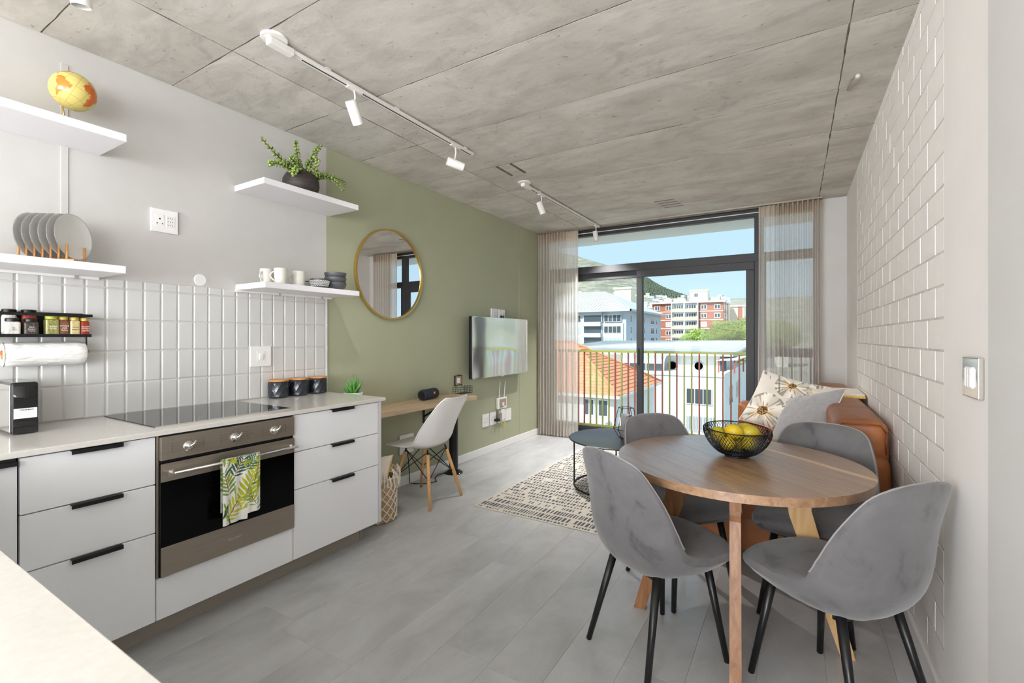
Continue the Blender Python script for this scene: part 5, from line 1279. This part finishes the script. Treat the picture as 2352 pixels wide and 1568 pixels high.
box('fascia', (-26, -5.2), (51.1, 51.22), (-.68, -.32), 'render_white', wh)
for x in (-11.2, -8.55):
    o = lathe('porthole', [(0, 0), (.42, 0), (.50, .05), (.50, .12), (.42, .12), (.42, .06), (0, .06)], (0, 0, 0), 'render_grey', None, 28); o.matrix_world = Matrix.Translation((x, 52, -1.78)) @ Matrix.Rotation(PI / 2, 4, 'X'); attach(o, wh)
    o2 = lathe('pane', [(0, .125), (.42, .125)], (0, 0, 0), 'window_light', None, 28); o2.matrix_world = Matrix.Translation((x, 52, -1.78)) @ Matrix.Rotation(PI / 2, 4, 'X'); attach(o2, o)
window(wh, -8.5, -6.27, 45, -4.85, -3.38, True, 2); window(wh, -8.5, -6.2, 45, -7.2, -5.9, False, 2); window(wh, -12.9, -12.2, 45, -4.4, -3.2, True, 0); window(wh, -11.9, -11.3, 45, -4.9, -3.4, False, 0)
for k_ in range(20): box('burglar_bar', (-8.5 + .118 * k_, -8.46 + .118 * k_), (44.78, 44.82), (-7.25, -5.75), 'window_frame_white', wh)
window(wh, 48, 51, -5.3, -5.2, -3.4, True, 1, 'x'); window(wh, 54, 58, -5.3, -5.2, -3.4, True, 2, 'x')
sr = [(49.2, -2.25), (49.2, -1.5), (49.45, -1.05), (50.2, -.72), (52, -.6)]
for k_ in range(6):
    x = -16.0 + .9 * k_; tube('sunroom_rib', [(x, y, z) for y, z in sr], .06, 'window_frame_white', wh, 6)
    if k_ < 5:
        for q in range(4): mesh('sunroom_pane', [(x + .05, sr[q][0], sr[q][1]), (x + .85, sr[q][0], sr[q][1]), (x + .85, sr[q + 1][0], sr[q + 1][1]), (x + .05, sr[q + 1][0], sr[q + 1][1])], [(0, 1, 2, 3)], 'window_dark' if q == 0 else 'window_light', wh)
mesh('canopy_roof', [(-6.6, 50, -1.1), (-4.6, 49, -.95), (-3.9, 53, -.72), (-6.2, 54, -.9), (-6.6, 50, -1.03), (-4.6, 49, -.88), (-3.9, 53, -.65), (-6.2, 54, -.83)], [(3, 2, 1, 0), (4, 5, 6, 7), (0, 1, 5, 4), (1, 2, 6, 5), (2, 3, 7, 6), (3, 0, 4, 7)], 'render_grey', wh)
for x, y in ((-6.4, 50.2), (-4.9, 49.5), (-4.4, 52.6), (-5.6, 53.4)): box('canopy_post', (x - .06, x + .06), (y - .06, y + .06), (-2.25, -.9), 'rail_red', wh)
box('terrace_recess', (-6.5, -5.9), (51.9, 52.1), (-2.2, -.9), 'window_dark', wh)
# orange tiled house: hip roof with every tile course built
oh = thing('tiled_house', 'house with orange clay tile hip roof below the railing', 'building', (-17, 33, GZ))
EX, EY0, EY1, EZ, T = -9.28, 28.0, 38.8, -2.39, 5.4
WX = -26.0
box('wall', (WX + .4, EX - .45), (EY0 + .45, EY1 - .45), (GZ, EZ + .05), 'render_white', oh); box('gutter', (WX, EX), (EY0 - .06, EY0 + .06), (EZ - .18, EZ), 'window_frame_white', oh); box('gutter', (EX - .06, EX + .06), (EY0, EY1), (EZ - .18, EZ), 'window_frame_white', oh)
slope = .60; NC = 18
def course(face, k_):
    t0, t1 = T * k_ / NC, T * (k_ + 1) / NC; lift = .05
    z0, z1 = EZ + t0 * slope + lift, EZ + t1 * slope
    if face == 'front': q = [(WX, EY0 + t0, z0), (EX - t0, EY0 + t0, z0), (EX - t1, EY0 + t1, z1), (WX, EY0 + t1, z1)]
    elif face == 'right': q = [(EX - t0, EY0 + t0, z0), (EX - t0, EY1 - t0, z0), (EX - t1, EY1 - t1, z1), (EX - t1, EY0 + t1, z1)]
    else: q = [(EX - t0, EY1 - t0, z0), (WX, EY1 - t0, z0), (WX, EY1 - t1, z1), (EX - t1, EY1 - t1, z1)]
    low = [(q[0][0], q[0][1], z0 - lift - .02), (q[1][0], q[1][1], z0 - lift - .02)]
    return mesh('tile_course', q + low, [(0, 1, 2, 3), (4, 5, 1, 0)], 'terracotta', oh)
for fc in ('front', 'right', 'back'):
    for k_ in range(NC): course(fc, k_)
tube('hip_cap', [(EX, EY0, EZ + .08), (EX - T, EY0 + T, EZ + T * slope + .06)], .10, 'terracotta', oh, 6); tube('hip_cap', [(EX, EY1, EZ + .08), (EX - T, EY1 - T, EZ + T * slope + .06)], .10, 'terracotta', oh, 6); tube('ridge_cap', [(EX - T, (EY0 + EY1) / 2, EZ + T * slope + .06), (WX, (EY0 + EY1) / 2, EZ + T * slope + .06)], .11, 'terracotta', oh, 6)
window(oh, -10.74, -10.05, EY0 + .45, -3.8, -2.7, True, 1); window(oh, -11.7, -10.98, EY0 + .45, -3.8, -2.7, True, 1); box('lower_wall', (WX, -9.9), (EY0 - .6, EY0 + .4), (GZ, -4.0), 'render_white', oh)
dsh = lathe('satellite_dish', [(0, .0), (.2, .03), (.36, .11), (.37, .115), (.2, .05), (0, .02)], (0, 0, 0), 'white_plastic', None, 24); dsh.matrix_world = Matrix.Translation((-9.2, 29.0, -4.05)) @ Matrix.Rotation(PI / 2.2, 4, 'X'); attach(dsh, oh)
# blue-grey apartment block
bb = thing('blue_apartment_block', 'pale blue apartment block with grey hip roof behind the tiled house', 'building', (-50, 125, GZ))
box('wall', (-70, -34.5), (110, 144), (GZ, 7.8), 'render_blue', bb); box('balcony_bay', (-45.3, -40.4), (109.4, 110), (GZ, 7.6), 'render_grey', bb)
box('window_bay', (-40.4, -35.2), (109.7, 110), (GZ, 4.6), 'render_white', bb); box('window_bay', (-52, -45.3), (109.7, 110), (GZ, 7.4), 'render_grey', bb)
V = [(-72, 108.5, 7.8), (-33, 108.5, 7.8), (-33, 146, 7.8), (-72, 146, 7.8), (-54, 127, 14.2), (-46, 127, 14.2)]; mesh('roof', V, [(0, 1, 5, 4), (1, 2, 5), (2, 3, 4, 5), (3, 0, 4), (3, 2, 1, 0)], 'roof_sheet', bb)
for k_ in range(40):
    x = -71.5 + .95 * k_; xt = max(-54, min(-46, x)); t = 1 if -54 <= x <= -46 else (1 - abs(x - xt) / (18 if x < -54 else 13)); tube('roof_rib', [(x, 108.5, 7.85), (x + (xt - x) * 0, 108.5 + 18.5 * t, 7.85 + 6.4 * t)], .08, 'roof_sheet', bb, 4)
box('eave', (-72.2, -32.8), (108.3, 108.6), (7.4, 7.85), 'render_grey', bb); box('eave', (-33.1, -32.8), (108.3, 146), (7.4, 7.85), 'render_grey', bb)
for r_ in range(5):
    z = 5.0 - 2.75 * r_
    window(bb, -40.0, -35.6, 109.7, z - .1, z + 1.7, r_ != 2, 3, fw=.12); window(bb, -51, -46, 109.7, z - .1, z + 1.7, r_ == 0, 2, fw=.12)
    b_ = box('balcony', (-45.1, -40.6), (109.35, 109.41), (z - .1, z + 1.6), 'window_dark', bb); box('balcony_wall', (-45.2, -40.5), (108.6, 109.4), (z - 1.1, z - .05), 'render_grey', bb)
    for y in (113, 119, 125, 132, 138): window(bb, y, y + (3.6 if y in (119, 132) else 1.2), -34.5, z - .3, z + 1.7, True, 2 if y in (119, 132) else 0, 'x', .14)
# red brick apartment block
rbk = thing('brick_apartment_block', 'red brick apartment block with cream balconies and roof tanks', 'building', (-30, 168, GZ)); RX0_, RX1_, RYF, RT, FH = -41.2, -19.1, 160, 12.3, 2.77
box('wall', (RX0_, RX1_), (RYF, RYF + 16), (GZ, RT), 'red_brick', rbk); box('roof_slab', (RX0_ - .6, RX1_ + .6), (RYF - .8, RYF + 16.6), (RT, RT + .45), 'window_frame_white', rbk)
box('balcony_back', (-34.6, -26.4), (RYF - .1, RYF), (GZ, RT), 'render_grey', rbk)
for x in (-34.6, -30.6, -26.5): box('balcony_pier', (x - .12, x + .12), (RYF - 1.2, RYF), (GZ, RT), 'window_frame_white', rbk)
for r_ in range(7):
    zt = RT - FH * r_; z = zt - FH
    for x in (-40.4, -36.7, -25.7, -21.7): window(rbk, x, x + 1.8, RYF, z + .55, z + 2.1, r_ % 3 != 2, 1, fw=.18)
    for x in (-34.4, -30.5):
        box('balcony_front', (x, x + 3.7), (RYF - 1.3, RYF - 1.15), (z - .1, z + .85), 'sand_render', rbk); window(rbk, x + .3, x + 3.4, RYF - .1, z + .9, z + 2.3, True, 3, fw=.14); box('balcony_slab', (x, x + 3.8), (RYF - 1.3, RYF), (z - .2, z - .05), 'window_frame_white', rbk)
    for xa, xb in ((RX0_, -34.7), (-26.4, RX1_)): box('floor_band', (xa, xb), (RYF - .08, RYF), (z - .12, z + .12), 'window_frame_white', rbk)
    for y in (RYF + 3, RYF + 9): window(rbk, y, y + 1.8, RX1_, z + .55, z + 2.1, True, 1, 'x', .18)
for y in (RYF + 1.2, RYF + 7, RYF + 13): box('side_stripe', (RX1_, RX1_ + .06), (y, y + 1.2), (GZ, RT), 'cream_render', rbk)
ph = box('lift_house', (-29.5, -24.2), (RYF + 3, RYF + 8), (RT + .45, 16.4), 'cream_render', rbk); box('lift_house_roof', (-29.8, -23.9), (RYF + 2.7, RYF + 8.3), (16.4, 16.75), 'window_frame_white', ph); window(rbk, -28.3, -27.0, RYF + 3, 14.3, 15.7, True, 1, fw=.15)
for x in (-37.8, -36.5, -34.6, -33.3, -32.0, -22.9, -21.5): lathe('water_tank', [(0, 0), (.62, 0), (.65, 1.2), (.5, 1.5), (0, 1.6)], (x, RYF + 5, RT + .45), 'white_plastic', rbk, 16)
tubes('aerial', [[(-20.5, RYF + 4, RT + .4), (-20.5, RYF + 4, RT + 3.0)], [(-21.2, RYF + 4, RT + 2.4), (-19.8, RYF + 4, RT + 2.4)], [(-21.0, RYF + 4, RT + 1.9), (-20.0, RYF + 4, RT + 1.9)]], .06, 'render_grey', rbk, 5)
box('rear_wing', (RX1_, -14.6), (RYF + 18, RYF + 34), (GZ, RT - .6), 'cream_render', rbk); box('rear_wing_roof', (RX1_ - .2, -14.2), (RYF + 17.6, RYF + 34), (RT - .6, RT - .2), 'window_frame_white', rbk); box('rear_stripe', (-16.6, -15.2), (RYF + 17.85, RYF + 18), (GZ, RT - .6), 'red_brick', rbk)
cb = thing('cream_stair_tower', 'cream rooftop stair tower behind the blue apartment block', 'building', (-47, 150, GZ)); box('wall', (-51, -45.5), (150, 155), (GZ, 17.0), 'cream_render', cb); box('roof', (-51.4, -45.1), (149.6, 155.4), (17.0, 17.5), 'window_frame_white', cb)
wt2 = thing('white_far_block', 'plain white block far right between brick block and frame', 'building', (-8, 200, GZ)); box('wall', (-14, -2), (200, 215), (GZ, 6), 'render_white', wt2); box('roof', (-14.3, -1.7), (199.7, 215), (6, 6.4), 'render_grey', wt2)
# trees
def tree(name, label, c, lobes, n, seed, mats):
    th = thing(name, label, 'tree', (c[0], c[1], GZ), group='trees beyond the white house'); rr = random.Random(seed)
    tube('trunk', [(c[0], c[1], GZ), (c[0] + .3, c[1], -4), (c[0], c[1], -1)], [.4, .32, .2], 'bark', th, 8)
    for li, (lx, ly, lz, r) in enumerate(lobes):
        tube('branch', [(c[0], c[1], -4), ((c[0] + lx) / 2, (c[1] + ly) / 2, lz - r * .6), (lx, ly, lz)], [.2, .14, .06], 'bark', th, 6)
        V, F = [], []
        for _ in range(n):
            d = Vector((rr.gauss(0, 1), rr.gauss(0, 1), rr.gauss(0, 1))).normalized(); q = r * (.55 + .5 * rr.random() ** .6) * (1 + .22 * noise.noise(d * 2.2 + Vector((lx, ly, lz)))); p = Vector((lx, ly, lz)) + Vector((d.x * q, d.y * q, d.z * q * .82))
            u, w = frame_of((d + Vector((rr.gauss(0, .6), rr.gauss(0, .6), rr.gauss(0, .6) + .4))).normalized()); s_ = rr.uniform(.07, .15); o_ = len(V); V += [p - u * s_, p + w * s_ * .6, p + u * s_, p - w * s_ * .6]; F.append((o_, o_ + 1, o_ + 2, o_ + 3))
        o = mesh('foliage', V, F, mats[li % len(mats)], th); o['kind'] = 'stuff'
tree('leafy_tree', 'bright green rounded tree in front of the brick block', (-12.9, 78), [(-12.9, 78, .4, 2.6), (-15.2, 78.5, -.8, 1.9), (-11.0, 78, -.6, 2.0)], 10000, 1, ['leaf_bright'])
tree('leafy_tree', 'larger olive green tree at the right of the view outside', (-7.2, 80), [(-9.3, 80, 1.6, 2.7), (-6.3, 81, 1.9, 2.7), (-4.0, 80, .4, 3.0), (-6.6, 79, -2.2, 2.8), (-2.0, 80, 1.4, 2.8)], 10000, 2, ['leaf_tree'])
# hillside town and mountain
hrr = random.Random(17); hmesh = {}
def hmes(v):
    bm = bmesh.new(); w, d, h = ((7, 7, 5), (10, 8, 4), (6, 8, 7), (13, 8, 5))[v]
    bm_box(bm, (-w / 2, w / 2), (0, d), (-12, h)); bm_box(bm, (-w / 2 - .4, w / 2 + .4), (-.4, d + .4), (h, h + .6)); me = finish(bm); me.materials.append(MATS[('render_white', 'cream_render', 'render_white', 'render_grey')[v]]); me.materials.append(MATS['window_dark'])
    V = []; bm = bmesh.new(); bm.from_mesh(me)
    for k_ in range(int(w / 2.4)):
        for q in range(max(1, int(h / 2.6))):
            bm_box(bm, (-w / 2 + .7 + k_ * 2.4, -w / 2 + 2.1 + k_ * 2.4), (-.15, .05), (.8 + q * 2.6, 2.2 + q * 2.6))
    bm.faces.ensure_lookup_table()
    for f in bm.faces[12 if False else len(me.polygons):]: f.material_index = 1
    bm.to_mesh(me); bm.free(); return me
def hill_z(x, y):
    """slope of the town and mountain: rises to the left and to the back"""
    t = max(0, (y - 300) / 1200)
    ridge = smooth_table([(-1400, 420), (-1000, 360), (-614, 268), (-545, 243), (-411, 181), (-330, 138), (-265, 114), (-134, 92), (60, 80), (400, 70), (900, 70)], max(-1400, min(900, x * 1500 / max(y, 300))))
    base_h = -10 + 74 * max(0, min(1, (y - 320) / 560)) ** .8
    up = max(0, min(1, (y - 800) / 700)); prof_ = up * up * (3 - 2 * up) * .55 + up * .45
    return base_h + (ridge - base_h) * prof_ + 16 * up * noise.noise((x * .006, y * .006, 3)) + 7 * up * noise.noise((x * .02, y * .02, 8))
def hill_v(a, b_): x, y = -1500 + 2300 * a, 300 + 1300 * b_; x *= (.35 + .75 * b_); return (x, y, hill_z(x, y))
mt = grid('hillside', hill_v, 150, 90, 'hill', None, True); tag(mt, 'rocky green mountain slope rising behind the town', 'mountain', kind='structure')
wd_v, wd_f = [], []
for _ in range(14000):
    b_ = hrr.uniform(.50, .93); a = hrr.uniform(.36, .66); x, y, z = hill_v(a, b_); q = x * 1500 / y
    if not (-430 < q < -190) or z < 78 + 20 * noise.noise((x * .01, y * .01, 2)): continue
    s_ = hrr.uniform(2.2, 4.6); o_ = len(wd_v); wd_v += [(x - s_, y, z - 1), (x + s_, y, z - 1), (x + s_ * .6, y, z + s_ * 1.5), (x - s_ * .6, y, z + s_ * 1.5), (x, y - s_, z - 1), (x, y + s_, z - 1), (x, y + s_ * .6, z + s_ * 1.6), (x, y - s_ * .6, z + s_ * 1.6)]; wd_f += [(o_, o_ + 1, o_ + 2, o_ + 3), (o_ + 4, o_ + 5, o_ + 6, o_ + 7)]
o = mesh('pine_wood', wd_v, wd_f, 'hill_dark', None); tag(o, 'dark pine wood along the mountain shoulder', 'trees', kind='stuff')
n_h = 0; hpos = []
for _ in range(1600):
    if n_h >= 120: break
    y = hrr.uniform(560, 940); q = hrr.uniform(-.44, -.11); x = q * y; z = hill_z(x, y)
    if any(abs(x - a_) < 16 and abs(y - b_) < 12 for a_, b_ in hpos): continue
    hpos.append((x, y))
    v = hrr.randrange(4)
    if v not in hmesh: hmesh[v] = hmes(v)
    o = bpy.data.objects.new('hillside_house', hmesh[v]); COL.objects.link(o); o.location = (x, y, z); o.rotation_euler.z = hrr.uniform(-.4, .4); n_h += 1
    tag(o, 'small pale house among the hillside town below the mountain', 'building', 'hillside town houses')
